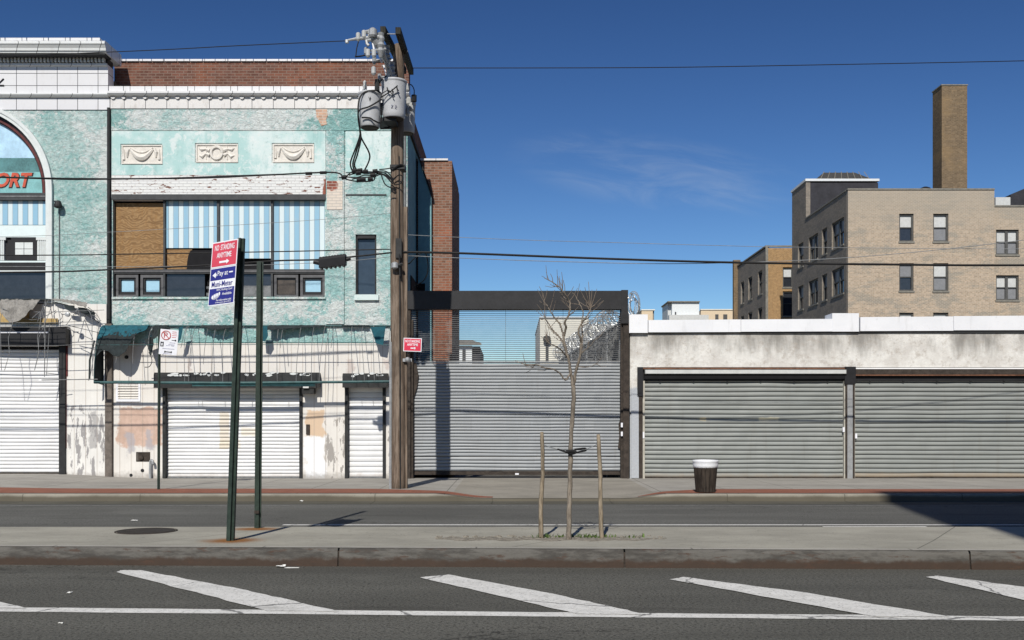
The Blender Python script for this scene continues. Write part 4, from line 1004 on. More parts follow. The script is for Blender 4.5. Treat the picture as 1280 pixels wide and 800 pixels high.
part('shutter_box', M['black'], Cb, lambda bm: (bx(bm, fx(800.3), fx(1334), F+.05, F+.34, fz(476), fz(459.2))))
part('header', M['black'], Cb, lambda bm: ext_x(bm, [(F+.04, fz(474)), (F-.02, fz(473.5)), (F-.06, fz(468.3)), (F+.04, fz(468.0))], fx(805), fx(1057)))
part('header', M['window_trim'], Cb, lambda bm: bx(bm, fx(805), fx(1057), F-.10, F+.03, fz(467.8), fz(461.8)), label='pale grey shutter housing')
part('header_face', M['curtain'], Cb, lambda bm: bx(bm, fx(806), fx(1056), F-.112, F-.101, fz(467.2), fz(462.6)))
part('header_edge', M['rust_bar'], Cb, lambda bm: (pb(bm, 803, 459.6, 1058, 461.4, F-.05, .09), pb(bm, 1066, 468.2, 1333, 469.6, F-.04, .07)))
part('header_face', M['rust_dark'], Cb, lambda bm: pb(bm, 1070, 461.6, 1332, 468, F-.035, .06))
part('header_edge', M['white'], Cb, lambda bm: pb(bm, 1070, 459.6, 1332, 461.3, F-.03, .06))
part('post', M['galv'], Cb, lambda bm: (bx(bm, fx(1059), fx(1065.6), F-.02, F+.2, .15, fz(470))))
part('bracket', M['black'], Cb, lambda bm: (bx(bm, fx(796.5), fx(803.5), F-.06, F+.04, fz(495), fz(459)), bx(bm, fx(1055.5), fx(1069), F-.05, F+.04, fz(480), fz(458.4))))
part('guide_post', M['rust_dark'], Cb, lambda bm: (bx(bm, fx(798.5), fx(803.2), F-.03, F+.1, .15, fz(495.2)), bx(bm, fx(1056.8), fx(1058.6), F-.03, F+.1, .15, fz(480)), bx(bm, fx(1066), fx(1068), F-.03, F+.1, .15, fz(480))))
part('pier', M['plaster'], Cb, lambda bm: prism(bm, [(fx(x), F-.03, fz(y)) for x, y in ((789,597.5),(789,478),(793.5,478),(798,492),(798.4,597.5))], (0, .06, 0)))
part('latch', M['sign_white'], Cb, lambda bm: (pb(bm, 1053.5, 534, 1056, 540, F-.0, .03), pb(bm, 1069, 542, 1071.5, 548, F-.0, .03), pb(bm, 803.5, 540, 805.5, 548, F+.0, .03)))

# ================================================================ BEHIND THE GATE
fn = thing('razor_wire_fence', 'tall lot fence topped by a coil of razor wire behind the gate', 'fence', (2.9, F+1, 0))
f0, f1 = Vector((2.93, F+.8, 0)), Vector((2.06, 43.5, 0))
def fpt(t, z): p = f0.lerp(f1, t); p.z = z; return p
part('picket', M['tube_grey'], fn, lambda bm: [tube(bm, [fpt(i/60, .0), fpt(i/60, 4.35)], .02, 4) for i in range(61)])
part('post', M['galv'], fn, lambda bm: [tube(bm, [fpt(i/7, .0), fpt(i/7, 4.5)], .045, 6) for i in range(8)])
part('rail', M['tube_grey'], fn, lambda bm: [tube(bm, [fpt(0, z), fpt(1, z)], .025, 5) for z in (.4, 2.9, 4.3)])
def coil(bm, t0, t1, turns, r, zc, w=.011, j=.05, seed=4):
    rnd = random.Random(seed); pts = []
    n = turns*10
    dirv = (f1-f0).normalized(); side = dirv.cross(Vector((0, 0, 1)))
    for i in range(n+1):
        t = t0+(t1-t0)*i/n; a = 2*math.pi*i/10
        rr = r*(1+rnd.uniform(-.16, .16)); p = fpt(max(t, -1), zc)+f0*0
        p = f0+(f1-f0)*t; p.z = zc
        pts.append(p+side*rr*math.cos(a)+Vector((0, 0, 1))*rr*math.sin(a)+dirv*rnd.uniform(-j, j))
    tube(bm, pts, w, 4)
part('razor_coil', M['razor'], fn, lambda bm: (coil(bm, 0.0, 1.0, 52, .30, 4.62), coil(bm, 0.0, 1.0, 40, .22, 4.58, seed=9)))
part('razor_coil', M['razor'], fn, lambda bm: [tube(bm, [W(791+q[0]+(8+q[2])*math.cos(a), 381+q[1]+(15+q[3])*math.sin(a), F+.55+.04*k+.1*math.sin(a*2+k)) for a in [2*math.pi*i/18 for i in range(19)]], .012, 4) for k, q in enumerate(((0,0,0,0),(1.5,-1,-2,-1),(-1,2,0,-3),(1,1,-4,-5),(-2,-1,-3,-2),(2,3,-1,-6),(0,-2,-5,-4),(1,-1,0,1)))])
wb = thing('white_block_building', 'blank white walled building seen through the gate grille', 'building', (fx(715, 55), 55, 0))
part('wall', M['far_cream'], wb, lambda bm: (bx(bm, fx(675,55), fx(736,55), 55, 66, 0, fz(397,55)), bx(bm, fx(736,55)+.002, fx(792,55), 55.4, 66, 0, fz(405,55))))
part('window', M['dark_frame'], wb, lambda bm: (bx(bm, fx(682,55), fx(685.5,55), 54.93, 55.0, fz(452,55), fz(425,55)), bx(bm, fx(724,55), fx(733,55), 54.93, 55.0, fz(450,55), fz(432,55))))
part('lamp', M['charcoal'], wb, lambda bm: lathe(bm, (fx(683.5,55), 54.8, fz(424,55)), [(.05,.2),(.2,.1),(.22,-.1),(.05,-.2)], 10))
part('coping', M['far_white'], wb, lambda bm: (bx(bm, fx(674.4,55), fx(736.4,55), 54.9, 66.1, fz(397,55)+.002, fz(396,55)), bx(bm, fx(736.5,55), fx(792,55), 55.3, 66.1, fz(405,55)+.002, fz(404,55))))
hs = thing('gabled_house', 'small white house with a grey pitched roof beyond the gate', 'house', (fx(585,62), 62, 0))
part('wall', M['far_white'], hs, lambda bm: bx(bm, fx(560,62), fx(590,62), 62, 70, 0, fz(432,62)))
part('roof', M['sill'], hs, lambda bm: prism(bm, [(fx(556,62), 61.7, fz(432,62)), (fx(602,62), 61.7, fz(432,62)+.002), (fx(588,62), 65.5, fz(422,62)), (fx(566,62), 65.5, fz(422,62))], (0, .0, .12)))
part('side_wall', M['slate'], hs, lambda bm: (bx(bm, fx(591,62), fx(600,62), 62.3, 70, 0, fz(433,62))))
part('window', M['dark_frame'], hs, lambda bm: bx(bm, fx(578,62), fx(582,62), 61.95, 62.0, fz(452,62), fz(437,62)))

# ================================================================ APARTMENT BLOCKS
XA = 20.05
def sash(parent, p0, right, up, w, h, blind=.5, twin=False, dark=False, low='glass', upm='curtain'):
    """double hung window: p0 lower left corner of its opening, on the wall face"""
    nrm = right.cross(up)                                    # towards the street
    def q(u, v, dd): return p0+right*u+up*v-nrm*dd
    def bar(bm, u0, u1, v0, v1, d0, d1): prism(bm, [q(u0,v0,d0), q(u1,v0,d0), q(u1,v1,d0), q(u0,v1,d0)], -nrm*(d1-d0))
    cols = [(0, w)] if not twin else [(0, w*.46), (w*.54, w)]
    def frame(bm):
        bar(bm, 0, .09, 0, h, .10, .24); bar(bm, w-.09, w, 0, h, .10, .24); bar(bm, .09, w-.09, h-.10, h, .10, .24); bar(bm, .09, w-.09, 0, .08, .10, .24)
        bar(bm, .09, w-.09, h*.49, h*.49+.06, .12, .22)
        if twin: bar(bm, w*.44, w*.56, .08, h-.1, .10, .24)
    f = part('window', M['window_trim'], parent, frame)
    part('pane', M[low], f, lambda bm: bar(bm, .08, w-.08, .06, h*.5, .19, .21))
    part('blind', M[upm], f, lambda bm: bar(bm, .08, w-.08, h*.5+.01, h-.08, .185, .21))
    part('sill', M['sill'], f, lambda bm: bar(bm, -.05, w+.05, -.11, -.005, -.05, .2))
    return f
Dp = thing('apartment_building', 'tan brick apartment block with a tall brick chimney and dark rooftop bulkhead', 'building', (26, 60, 0))
ZR = fz(237.5, 60)
rows = ((12.45, 14.1), (9.5, 11.15), (6.55, 8.2))
FW = [(fx(1124,60), fx(1142,60)), (fx(1166.5,60), fx(1185.5,60))]
XR = fx(1243, 60)
def mainwall(bm):
    holed(bm, XA, XR, 0, ZR, [(a, b, z0, z1) for a, b in FW for z0, z1 in rows], lambda u, v: (u, 60, v), (0, .3, 0))
part('front_wall', M['brick_tan'], Dp, mainwall)
LW = [(60.75, 63.05), (64.0, 65.05), (65.9, 67.95)]
def leftwall(bm):
    holed(bm, 60.302, 72, 0, ZR, [(a, b, z0, z1) for a, b in LW+[(69.2, 70.5)] for z0, z1 in rows], lambda u, v: (XA, u, v), (.3, 0, 0))
part('left_wall', M['brick_grey'], Dp, leftwall)
part('body', M['dark_void'], Dp, lambda bm: bx(bm, XA+.302, XR-.002, 60.302, 72, 0, ZR-.4))
part('roof', M['roofing'], Dp, lambda bm: bx(bm, XA+.302, XR-.002, 60.302, 68.6, ZR-.398, ZR-.25))
part('roof_coping', M['sill'], Dp, lambda bm: (bx(bm, XA-.04, XR, 59.95, 60.35, ZR+.002, ZR+.09), bx(bm, XA-.05, XA+.36, 60.352, 68.6, ZR+.002, ZR+.09)))
upv = Vector((0, 0, 1)); rx = Vector((1, 0, 0)); ry = Vector((0, -1, 0))
k = 0
for a, b in FW:
    for z0, z1 in rows:
        sash(Dp, Vector((a, 60, z0)), rx, upv, b-a, z1-z0, low=('glass', 'glass', 'glass', 'blind_grey', 'blind_grey', 'glass')[k], upm=('blind_grey' if k == 1 else 'curtain')); k += 1
for a, b in LW+[(69.2, 70.5)]:
    for z0, z1 in rows: sash(Dp, Vector((XA, b, z0)), ry, upv, b-a, z1-z0, twin=(b-a > 1.5), low='glass', upm='blind_grey')
# right wing, slightly set back
XW1 = 33.5
WR = [(fx(1245,60.6), fx(1273.5,60.6))]
rows2 = ((fz(318,60.6), fz(287,60.6)), (fz(375,60.6), fz(344,60.6)))
ZW = fz(258.5, 60.6)
part('wing_wall', M['brick_tan'], Dp, lambda bm: holed(bm, XR+.002, XW1, 0, ZW, [(a, b, z0, z1) for a, b in WR for z0, z1 in rows2], lambda u, v: (u, 60.6, v), (0, .3, 0)))
part('wing_body', M['dark_void'], Dp, lambda bm: bx(bm, XR+.002, XW1, 60.903, 72, 0, ZW-.2))
part('wing_coping', M['sill'], Dp, lambda bm: bx(bm, XR+.01, XW1, 60.55, 60.95, ZW+.002, ZW+.09))
for a, b in WR:
    for z0, z1 in rows2: sash(Dp, Vector((a, 60.6, z0)), rx, upv, b-a, z1-z0, twin=True, low='blind_grey')
part('roof_hut', M['curtain'], Dp, lambda bm: bx(bm, fx(1244.5,61.5), fx(1263,61.5), 61.5, 64, ZW, fz(246.5,61.5)))
part('roof_hut', M['slate'], Dp, lambda bm: prism(bm, [(fx(1263.2,61.5), 61.5, ZW), (fx(1330,61.5), 61.5, ZW), (fx(1330,61.5), 61.5, fz(215,61.5)), (fx(1263.2,61.5), 61.5, fz(243,61.5))], (0, 3, 0)), label='dark hut with a sloping roof')
# stair bulkhead
part('bulkhead', M['brick_grey'], Dp, lambda bm: bx(bm, XA, XA+.3, 68.602, 72.0, ZR, 18.1))
part('bulkhead', M['slate'], Dp, lambda bm: bx(bm, XA+.302, fx(1097,68.7), 68.6, 72.0, ZR-.3, 18.0), label='dark painted bulkhead front')
part('bulkhead_trim', M['far_white'], Dp, lambda bm: bx(bm, XA-.06, fx(1098,68.7), 68.5, 72.1, 18.102, 18.26))
def sky_l(bm):
    x0, x1 = fx(1013,70), fx(1086,70)
    prism(bm, [(x0, 68.9, 18.262), (x1, 68.9, 18.262), (x1-1.0, 69.9, 19.02), (x0+.9, 69.9, 19.02)], (0, 1.5, 0))
part('skylight', M['roofing'], Dp, sky_l)
part('skylight_bars', M['sill'], Dp, lambda bm: [tube(bm, [(fx(1013,70)+.35+i*.48, 68.86, 18.30), (fx(1013,70)+.9+i*.40, 69.86, 19.06)], .03, 4) for i in range(8)])
ch = part('chimney', M['brick_brown'], Dp, lambda bm: bx(bm, 26.5, fx(1209,62), 62, 63.35, ZR-.4, fz(107,62)))
part('chimney_cap', M['sill'], ch, lambda bm: bx(bm, 26.46, fx(1209,62)+.04, 61.96, 63.39, fz(107,62)+.002, fz(105.5,62)))
part('roof_vent', M['black'], Dp, lambda bm: lathe(bm, (fx(1156.5,63), 63.0, ZR+.25), [(.5,-.5),(.5,.1),(.45,.25),(.42,.42),(.3,.56),(.12,.64)], 16), smooth=True)

E = thing('apartment_building', 'ochre and grey brick block left of the chimneyed apartment building', 'building', (22, 80, 0))
ZE = fz(310, 80); XE = fx(957.5, 80)
ELW = [(81.2, 82.6), (84.6, 86.0), (87.6, 88.8)]
part('left_wall', M['brick_grey'], E, lambda bm: holed(bm, 80.302, 90, 0, ZE, [(a, b, z0, z1) for a, b in ELW for z0, z1 in ((12.1,14.0),(9.1,11.0))], lambda u, v: (XE, u, v), (.3, 0, 0)))
EF = [(fx(978.5,80), fx(991,80), fz(359,80), fz(334,80)), (fx(978.5,80), fx(993,80), fz(395,80), fz(364,80))]
part('front_wall', M['brick_orange'], E, lambda bm: holed(bm, XE, 24.5, 0, ZE, EF, lambda u, v: (u, 80, v), (0, .3, 0)))
part('corner_quoin', M['sill'], E, lambda bm: bx(bm, XE-.04, XE+.16, 79.96, 80.1, 0, ZE+.1))
part('roof_coping', M['sill'], E, lambda bm: (bx(bm, XE-.06, 24.5, 79.94, 80.35, ZE+.102, ZE+.2), bx(bm, XE-.06, XE+.36, 80.352, 90, ZE+.102, ZE+.2)))
part('body', M['dark_void'], E, lambda bm: bx(bm, XE+.302, 24.5, 80.302, 90, 0, ZE-.3))
part('rear_wing', M['brick_brown'], E, lambda bm: bx(bm, fx(917,90.1), XE+.25, 90.02, 90.5, 0, fz(325,90.1)))
for a, b in ELW:
    for z0, z1 in ((12.1,14.0),(9.1,11.0)): sash(E, Vector((XE, b, z0)), ry, upv, b-a, z1-z0, low='glass', upm='glass')
for i, (a, b, z0, z1) in enumerate(EF): sash(E, Vector((a, 80, z0)), rx, upv, b-a, z1-z0, low='glass', upm='curtain' if i == 0 else 'glass')

fw = thing('rooftop_block', 'white rooftop block with a flat base, far behind the coping', 'building', (fx(852,92), 92, 0))
part('block', M['far_white'], fw, lambda bm: bx(bm, fx(840,92), fx(874,92), 92, 95, 0, fz(378,92)))
part('roof_slab', M['sill'], fw, lambda bm: bx(bm, fx(834.5,92), fx(874.5,92), 91.8, 96, fz(378,92)+.002, fz(376.6,92)))
part('side', M['curtain'], fw, lambda bm: bx(bm, fx(836,92), fx(840,92)-.002, 92.6, 96, 0, fz(378,92)))
part('base', M['curtain'], fw, lambda bm: bx(bm, fx(835,92), fx(884,92), 91.3, 91.98, 0, fz(394.5,92)))
part('door', M['dark_frame'], fw, lambda bm: bx(bm, fx(843.5,92), fx(845.2,92), 91.94, 92, fz(395,92), fz(390,92)))
fb = thing('far_beige_building', 'low beige building with small windows behind the white rooftop block', 'building', (fx(897,112), 112, 0))
part('wall', M['far_beige'], fb, lambda bm: bx(bm, fx(876,112), fx(922,112), 112, 124, 0, fz(387.5,112)))
part('parapet', M['far_cream'], fb, lambda bm: bx(bm, fx(875.5,112), fx(922.5,112), 111.9, 112.3, fz(387.5,112)+.002, fz(386.4,112)))
for x0, x1 in ((894, 898), (904, 909)): part('window', M['window_trim'], fb, lambda bm, x0=x0, x1=x1: bx(bm, fx(x0,112), fx(x1,112), 111.93, 112, fz(400,112), fz(393,112)))
fb2 = thing('far_beige_building', 'narrow beige tower peeping over the coping beside the razor wire coil', 'building', (fx(810,115), 115, 0))
part('wall', M['far_beige'], fb2, lambda bm: bx(bm, fx(802,115), fx(816,115), 115, 121, 0, fz(388,115)))
part('parapet', M['far_cream'], fb2, lambda bm: bx(bm, fx(801.6,115), fx(818.6,115), 114.9, 121.1, fz(388,115)+.002, fz(386.8,115)))
part('side_wall', M['sill'], fb2, lambda bm: bx(bm, fx(816,115)+.002, fx(818,115), 115.3, 121, 0, fz(388,115)))

# ================================================================ UTILITY POLE
PD = 22.35; PX = fx(497.5, PD); PZ = .13
pole = thing('utility_pole', 'tall weathered wooden utility pole with grey transformers at its top', 'utility pole', (PX, PD, PZ))
part('pole_shaft', M['pole'], pole, lambda bm: tube(bm, smoothpath([(PX+.0, PD, -.05), (PX+.005, PD, 2.5), (PX-.02, PD, 5.5), (PX-.01, PD, 8.5), (PX+.02, PD, 9.8), (PX+.02, PD, 10.02)], 4), [.178-.0032*i for i in range(20)]+[.05], 14), smooth=True)
part('conduit', M['galv'], pole, lambda bm: tube(bm, [(PX-.155, PD-.10, .10), (PX-.15, PD-.09, 3.4)], .032, 8))
part('conduit', M['pole'], pole, lambda bm: bx(bm, PX+.13, PX+.21, PD-.05, PD+.07, .10, 6.4), label='wooden cover strip up the right side')
part('ground_wire', M['charcoal'], pole, lambda bm: tube(bm, [(PX+.07, PD-.172, .15), (PX+.06, PD-.165, 4), (PX+.04, PD-.14, 7.5)], .014, 5))
for px0, px1, z in ((478.5, 506, 9.90), (497.5, 515, 9.88)):
    part('crossarm', M['darkwood'], pole, lambda bm, px0=px0, px1=px1, z=z: prism(bm, [(fx(px0,21.2)-.055, 21.2, z-.07), (fx(px0,21.2)+.055, 21.2, z-.07), (fx(px0,21.2)+.055, 21.2, z+.07), (fx(px0,21.2)-.055, 21.2, z+.07)], (fx(px1-1,23.7)-fx(px0,21.2), 2.5, 0)))
part('arm_bolt', M['galv'], pole, lambda bm: (tube(bm, [(fx(478,21.3)-.4, 21.35, 9.88), (fx(497,21.3), 21.35, 9.86)], .012), tube(bm, [(PX-.3, PD, 9.86), (PX+.22, PD, 9.86)], .02)))
def transformer(px, ytop, ybot, d, r, label=None):
    zt, zb = fz(ytop, d), fz(ybot, d); cx = fx(px, d)
    t = part('transformer', M['transformer'], pole, lambda bm: lathe(bm, (cx, d, zb), [(r*.80, 0), (r*.86, .02), (r*.90, .10), (r*.97, (zt-zb)*.8), (r, zt-zb-.05), (r, zt-zb-.03), (r*1.05, zt-zb-.02), (r*1.05, zt-zb+.02), (r*.6, zt-zb+.06), (.02, zt-zb+.07)], 28), label=label, smooth=False)
    for p in t.data.polygons: p.use_smooth = len(p.vertices) == 4
    part('underside', M['rust_dark'], t, lambda bm: lathe(bm, (cx, d, zb-.012), [(r*.74, .0), (r*.80, .011)], 24))
    part('bracket', M['charcoal'], t, lambda bm: (bx(bm, min(cx+r*.6, PX), max(cx+r*.6, PX)+.02, d-.03, max(d, PD)+.02, zb+.15, zb+.22), bx(bm, min(cx+r*.6, PX), max(cx+r*.6, PX)+.02, d-.03, max(d, PD)+.02, zt-.25, zt-.18)))
    part('bushing', M['insulator'], t, lambda bm: [lathe(bm, (cx+sx, d+sy, zt+.05), [(.045, 0), (.055, .06), (.035, .08), (.05, .14), (.03, .16), (.04, .22), (.015, .26)], 10) for sx, sy in ((-r*.45, .0),)])
    return t
t1 = transformer(462.3, 118.5, 160, 21.75, .245, 'lower left grey transformer')
t2 = transformer(492.3, 103, 149, 21.85, .275, 'right grey transformer in front of the pole')
t3 = transformer(508, 130, 167, 23.0, .21, 'transformer behind the pole')
part('lug', M['charcoal'], t1, lambda bm: (prism(bm, [W(x, y, 21.49) for x, y in ((460.5,121),(462,125.5),(463.5,121),(462.8,121),(462,123.5),(461.3,121))], (0, .012, 0))))
def lugs(bm):
    for x, y in ((484, 109), (490, 110), (496, 108)): tube(bm, [W(x, y, 21.63), W(x+.5, y+4, 21.54), W(x+2, y+5, 21.5)], .014, 5)
    tube(bm, smoothpath([W(476, 122, 21.55), W(484, 117, 21.5), W(490, 113, 21.5), W(497, 107, 21.5)], 4), .014, 5)
    tube(bm, smoothpath([W(476, 118, 21.55), W(486, 113, 21.52), W(492, 122, 21.54), W(490, 118, 21.5)], 4), .010, 5)
part('lug', M['charcoal'], t2, lugs)
part('stencil', M['ink_grey'], t2, lambda bm: [tube(bm, [W(x, 131, 21.585), W(x+2.2, 131.4, 21.585), W(x, 134.5, 21.585), W(x+2.2, 134.3, 21.585)], .008, 4) for x in (489, 493.5)])
# cutouts and switch gear left of the pole
def gear(px, py, d, s=1.0):
    c = W(px, py, d)
    g = part('cutout', M['galv'], pole, lambda bm: lathe(bm, c, [(.03*s, .24*s), (.07*s, .22*s), (.055*s, .17*s), (.075*s, .12*s), (.055*s, .05*s), (.08*s, .0), (.055*s, -.05*s), (.075*s, -.1*s), (.05*s, -.16*s), (.03*s, -.22*s)], 12))
    part('fuse_tube', M['sign_white'], g, lambda bm: tube(bm, [c+Vector((-.18*s, -.02, .16*s)), c+Vector((-.10*s, -.04, -.16*s))], .02, 6))
    part('arm', M['galv'], g, lambda bm: (tube(bm, [c+Vector((-.26*s, 0, -.10*s)), c+Vector((.10*s, 0, -.06*s))], .022, 6), tube(bm, [c+Vector((-.05, 0, .15*s)), c+Vector((-.22*s, 0, .15*s))], .02, 6), lathe(bm, c+Vector((-.27*s, 0, -.12*s)), [(.03, .10), (.045, .08), (.045, -.03), (.02, -.06)], 8)))
    return g
gear(476, 57, 21.2, 1.15); gear(483.5, 70, 21.7, 1.0); gear(490, 91, 22.1, 1.0)
part('gear_head', M['galv'], pole, lambda bm: (tube(bm, [W(462, 40, 21.1), W(471, 54, 21.2), W(478, 66, 21.4), W(483, 78, 21.7), W(487, 90, 22), W(489, 97, 22.1)], [.07, .085, .07, .045, .06, .05], 10), lathe(bm, W(466, 41, 21.1), [(.07, -.10), (.095, -.06), (.09, .06), (.04, .10)], 12)))
part('gear_arm', M['galv'], pole, lambda bm: (tube(bm, [W(433.5, 50.5, 21.1), W(446, 48.5, 21.1), W(474, 46.5, 21.15)], [.02, .035, .05], 8), tube(bm, [W(433.5, 50, 21.1), W(433.8, 53.8, 21.1)], .04, 6), tube(bm, [W(454, 40.5, 21.1), W(464, 38.5, 21.1)], .035, 6), tube(bm, [W(458, 50, 21.1), W(459, 55, 21.1), W(461, 57, 21.1)], .035, 6), tube(bm, [W(459, 51, 21.08), W(464, 50, 21.08)], .03, 6)))
for x, y in ((447.8, 47.5), (455, 44.5), (462.5, 43.5), (460, 68), (467.5, 68), (467, 90)): part('gear_insulator', M['insulator'], pole, lambda bm: lathe(bm, W(x, y, 21.1), [(.03, .11), (.05, .09), (.05, -.03), (.03, -.06)], 10))
part('jumper', M['cable'], pole, lambda bm: (tube(bm, smoothpath([W(448, 52, 21.1), W(446, 60, 21.1), W(445, 68, 21.1), W(444.5, 71, 21.1)], 4), .012, 5), tube(bm, smoothpath([W(444, 71, 21.1), W(452, 70, 21.2), W(468, 67, 21.3), W(480, 70, 21.6)], 4), .016, 5),
     tube(bm, smoothpath([W(472, 108, 21.6), W(476, 101, 21.6), W(482, 96, 21.8), W(486, 90, 22)], 4), .014, 5)))
part('arrester', M['charcoal'], pole, lambda bm: (tube(bm, [W(471.5, 114, 21.6), W(471.5, 103, 21.6)], .055, 8), tube(bm, [W(471.5, 102.8, 21.6), W(471.5, 99.5, 21.6)], .05, 8)))
for x, y in ((509, 110), (511, 127), (514, 134), (509, 140)): part('side_insulator', M['insulator'], pole, lambda bm: lathe(bm, W(x, y, 22.5), [(.03, .10), (.06, .06), (.06, -.05), (.03, -.09)], 8))
part('side_gear', M['black'], pole, lambda bm: (tube(bm, [W(517.5, 119, 22.4), W(517.5, 127, 22.4)], .06, 8), tube(bm, smoothpath([W(509, 107, 22.5), W(514, 106, 22.5), W(517.5, 112, 22.4), W(517.5, 119, 22.4)], 5), .012, 5)))
# drop leads and the knot of splices
part('drop_lead', M['cable'], pole, lambda bm: [tube(bm, smoothpath([W(x, y, d) for x, y, d in p], 5), .018, 5) for p in (
   ((476, 116, 21.6), (470, 113, 21.5), (456, 115, 21.5), (449, 124, 21.5), (447.5, 140, 21.5), (449, 155, 21.6), (450, 168, 21.7), (445, 184, 21.8), (438, 203, 21.9), (440, 213, 22)),
   ((477, 124, 21.55), (462, 133, 21.48), (449, 138, 21.5), (448, 150, 21.6), (450.5, 170, 21.7), (446, 187, 21.8), (441, 205, 21.9), (444, 214, 22)),
   ((449.5, 160, 21.6), (451.5, 172, 21.7), (461, 190, 21.8), (461.5, 200, 21.9), (455, 214, 22)), ((450, 162, 21.62), (451, 174, 21.7), (447, 192, 21.8), (443, 206, 21.9), (447, 214, 22)),
   ((452, 147, 21.5), (462, 147.5, 21.49), (468, 151, 21.5), (476, 152.5, 21.6), (476.5, 135, 21.55)), ((476, 161, 21.75), (484, 159.5, 22.1), (490, 158, 22.2)))])
part('splice_bundle', M['cable'], pole, lambda bm: ([tube(bm, smoothpath([W(x, y, 22.0) for x, y in p], 4), .014, 5) for p in (
   ((424, 222), (432, 221), (440, 215), (452, 215), (466, 215), (478, 218), (491, 226)), ((428, 222), (436, 225), (450, 227), (466, 226), (470, 220), (480, 219), (491, 230)),
   ((436, 219), (448, 216), (462, 217), (474, 214), (484, 215), (492, 225)), ((440, 224), (452, 222), (464, 221), (474, 217), (486, 221), (492, 229)), ((432, 221), (446, 222), (456, 219), (470, 220)),
   ((474, 212), (484, 211), (492, 209)), ((476, 216), (479, 226), (483, 232), (492, 236)), ((468, 216), (480, 216), (488, 222), (492, 228)))],
   [tube(bm, [W(x-3, y, 21.97), W(x+3, y-.6, 21.97)], .05, 6) for x, y in ((443, 214), (450, 213.5), (448, 216.5), (430, 222), (454, 225), (449, 225.5), (463, 224.5), (466, 219.5), (469, 214.5), (457, 215))]))
part('wire_loop', M['cable'], pole, lambda bm: [tube(bm, smoothpath([W(491, 226, 22.15), W(498, 219, 22.1), W(503, 221, 22.1), W(501, 229, 22.1), W(493, 231, 22.15)], 5), .014, 5), tube(bm, smoothpath([W(491, 212, 22.2), W(500, 206, 22.15), W(505, 208, 22.2)], 4), .02, 5),
   tube(bm, smoothpath([W(501, 322, 22.3), W(510, 330, 22.6), W(519, 322, 23), (fx(531, 24.5), 24.5, fz(315, 24.5)), (fx(535, 25), 25, fz(335, 25)), (fx(530, 26), 26, fz(350, 26)), (fx(518, 26.6), 26.6, fz(358, 26.6))], 6), .014, 5)])
part('clamp', M['charcoal'], pole, lambda bm: (bx(bm, PX-.03, PX+.10, PD-.20, PD-.14, fz(324, PD), fz(300, PD)), tube(bm, [W(490, 335, 22.1), W(503, 330, 22.1)], .035, 6), tube(bm, [W(499, 318, 22.12), W(500, 345, 22.12)], .02, 5)))
part('pole_band', M['charcoal'], pole, lambda bm: bx(bm, PX-.16, PX+.17, PD-.165, PD+.165, fz(213.5, PD), fz(208, PD)))
part('pole_meter', M['galv'], pole, lambda bm: (lathe(bm, W(493.5, 332, 22.1), [(.03, .08), (.08, .05), (.08, -.05), (.03, -.08)], 10), lathe(bm, W(510, 450, 22.2), [(.06, .0), (.06, -.10), (.05, -.14), (.02, -.16)], 12, 'y'), bx(bm, PX+.12, PX+.32, 22.22, 22.28, fz(452, 22.2), fz(448, 22.2))))

# ================================================================ OVERHEAD WIRES
def wire(name, label, pts, r, mat='cable', k=8, extra=None):
    P = [W(*p) for p in pts]; bm = bmn(); tube(bm, smoothpath(P, k), r, 6)
    if extra: extra(bm)
    o = obj(name, bm, M[mat], base=P[0]); return tag(o, label, 'wire', 'overhead wires along the street')
wire('overhead_wire', 'thin black topmost wire left of the pole, above the brick parapet', [(-500, 78, 21.3), (-200, 77, 21.3), (150, 64.5, 21.3), (300, 57, 21.3), (434, 51, 21.1)], .009)
wire('overhead_wire', 'thin dark topmost wire crossing the open sky right of the pole', [(514, 85, 23.4), (800, 84.5, 23.4), (1000, 81.5, 23.4), (1280, 76, 23.4), (1700, 66, 23.4)], .0095)
wire('overhead_cable', 'twisted black cable crossing just above the striped window panels', [(-500, 205, 22), (-200, 215, 22), (0, 221.5, 22), (137, 223.5, 22), (250, 222.5, 22), (330, 219, 22), (415, 215.5, 22), (428, 222, 22)], .017, extra=lambda bm: (tube(bm, smoothpath([W(-500, 206, 22.03), W(0, 222, 22.03), W(137, 224.3, 21.98), W(330, 218.4, 22.03), W(420, 215.5, 22)], 9), .012, 5), [tube(bm, [W(x-4, y, 22), W(x+4, y-.3, 22)], .035, 6) for x, y in ((386, 217), (404, 216))]))
wire('overhead_wire', 'thin black wire passing through the middle of the striped panels', [(-500, 316, 22.3), (0, 319, 22.3), (180, 317.3, 22.3), (330, 314.8, 22.3), (490, 311.5, 22.3)], .013)
wire('overhead_cable', 'thick black cable left of the pole carrying the splice box', [(-500, 342, 22.25), (0, 340.5, 22.25), (140, 337, 22.25), (260, 331.5, 22.25), (345, 326, 22.25), (398, 324.5, 22.25), (450, 320, 22.25), (496, 315, 22.25)], .019)
wire('overhead_cable', 'thick black cable running right across the sky and the apartment building', [(496, 315, 22.3), (575, 316.5, 22.3), (760, 323.5, 22.3), (920, 328.2, 22.3), (1100, 330.5, 22.3), (1280, 331.5, 22.3), (1700, 328, 22.3)], .026)
wire('overhead_wire', 'thin grey wire below the thick cable right of the pole', [(498, 319, 22.35), (575, 322.5, 22.35), (700, 327, 22.35), (860, 329.5, 22.35), (1060, 322, 22.35), (1280, 300, 22.35), (1600, 255, 22.35)], .008, 'cable_grey')
wire('overhead_wire', 'faint pale wire highest above the thick cable, right of the pole', [(498, 293, 22.4), (640, 299.5, 22.4), (760, 303, 22.4), (900, 307, 22.4), (1000, 309, 22.4), (1280, 311, 22.4), (1600, 308, 22.4)], .006, 'cable_grey')
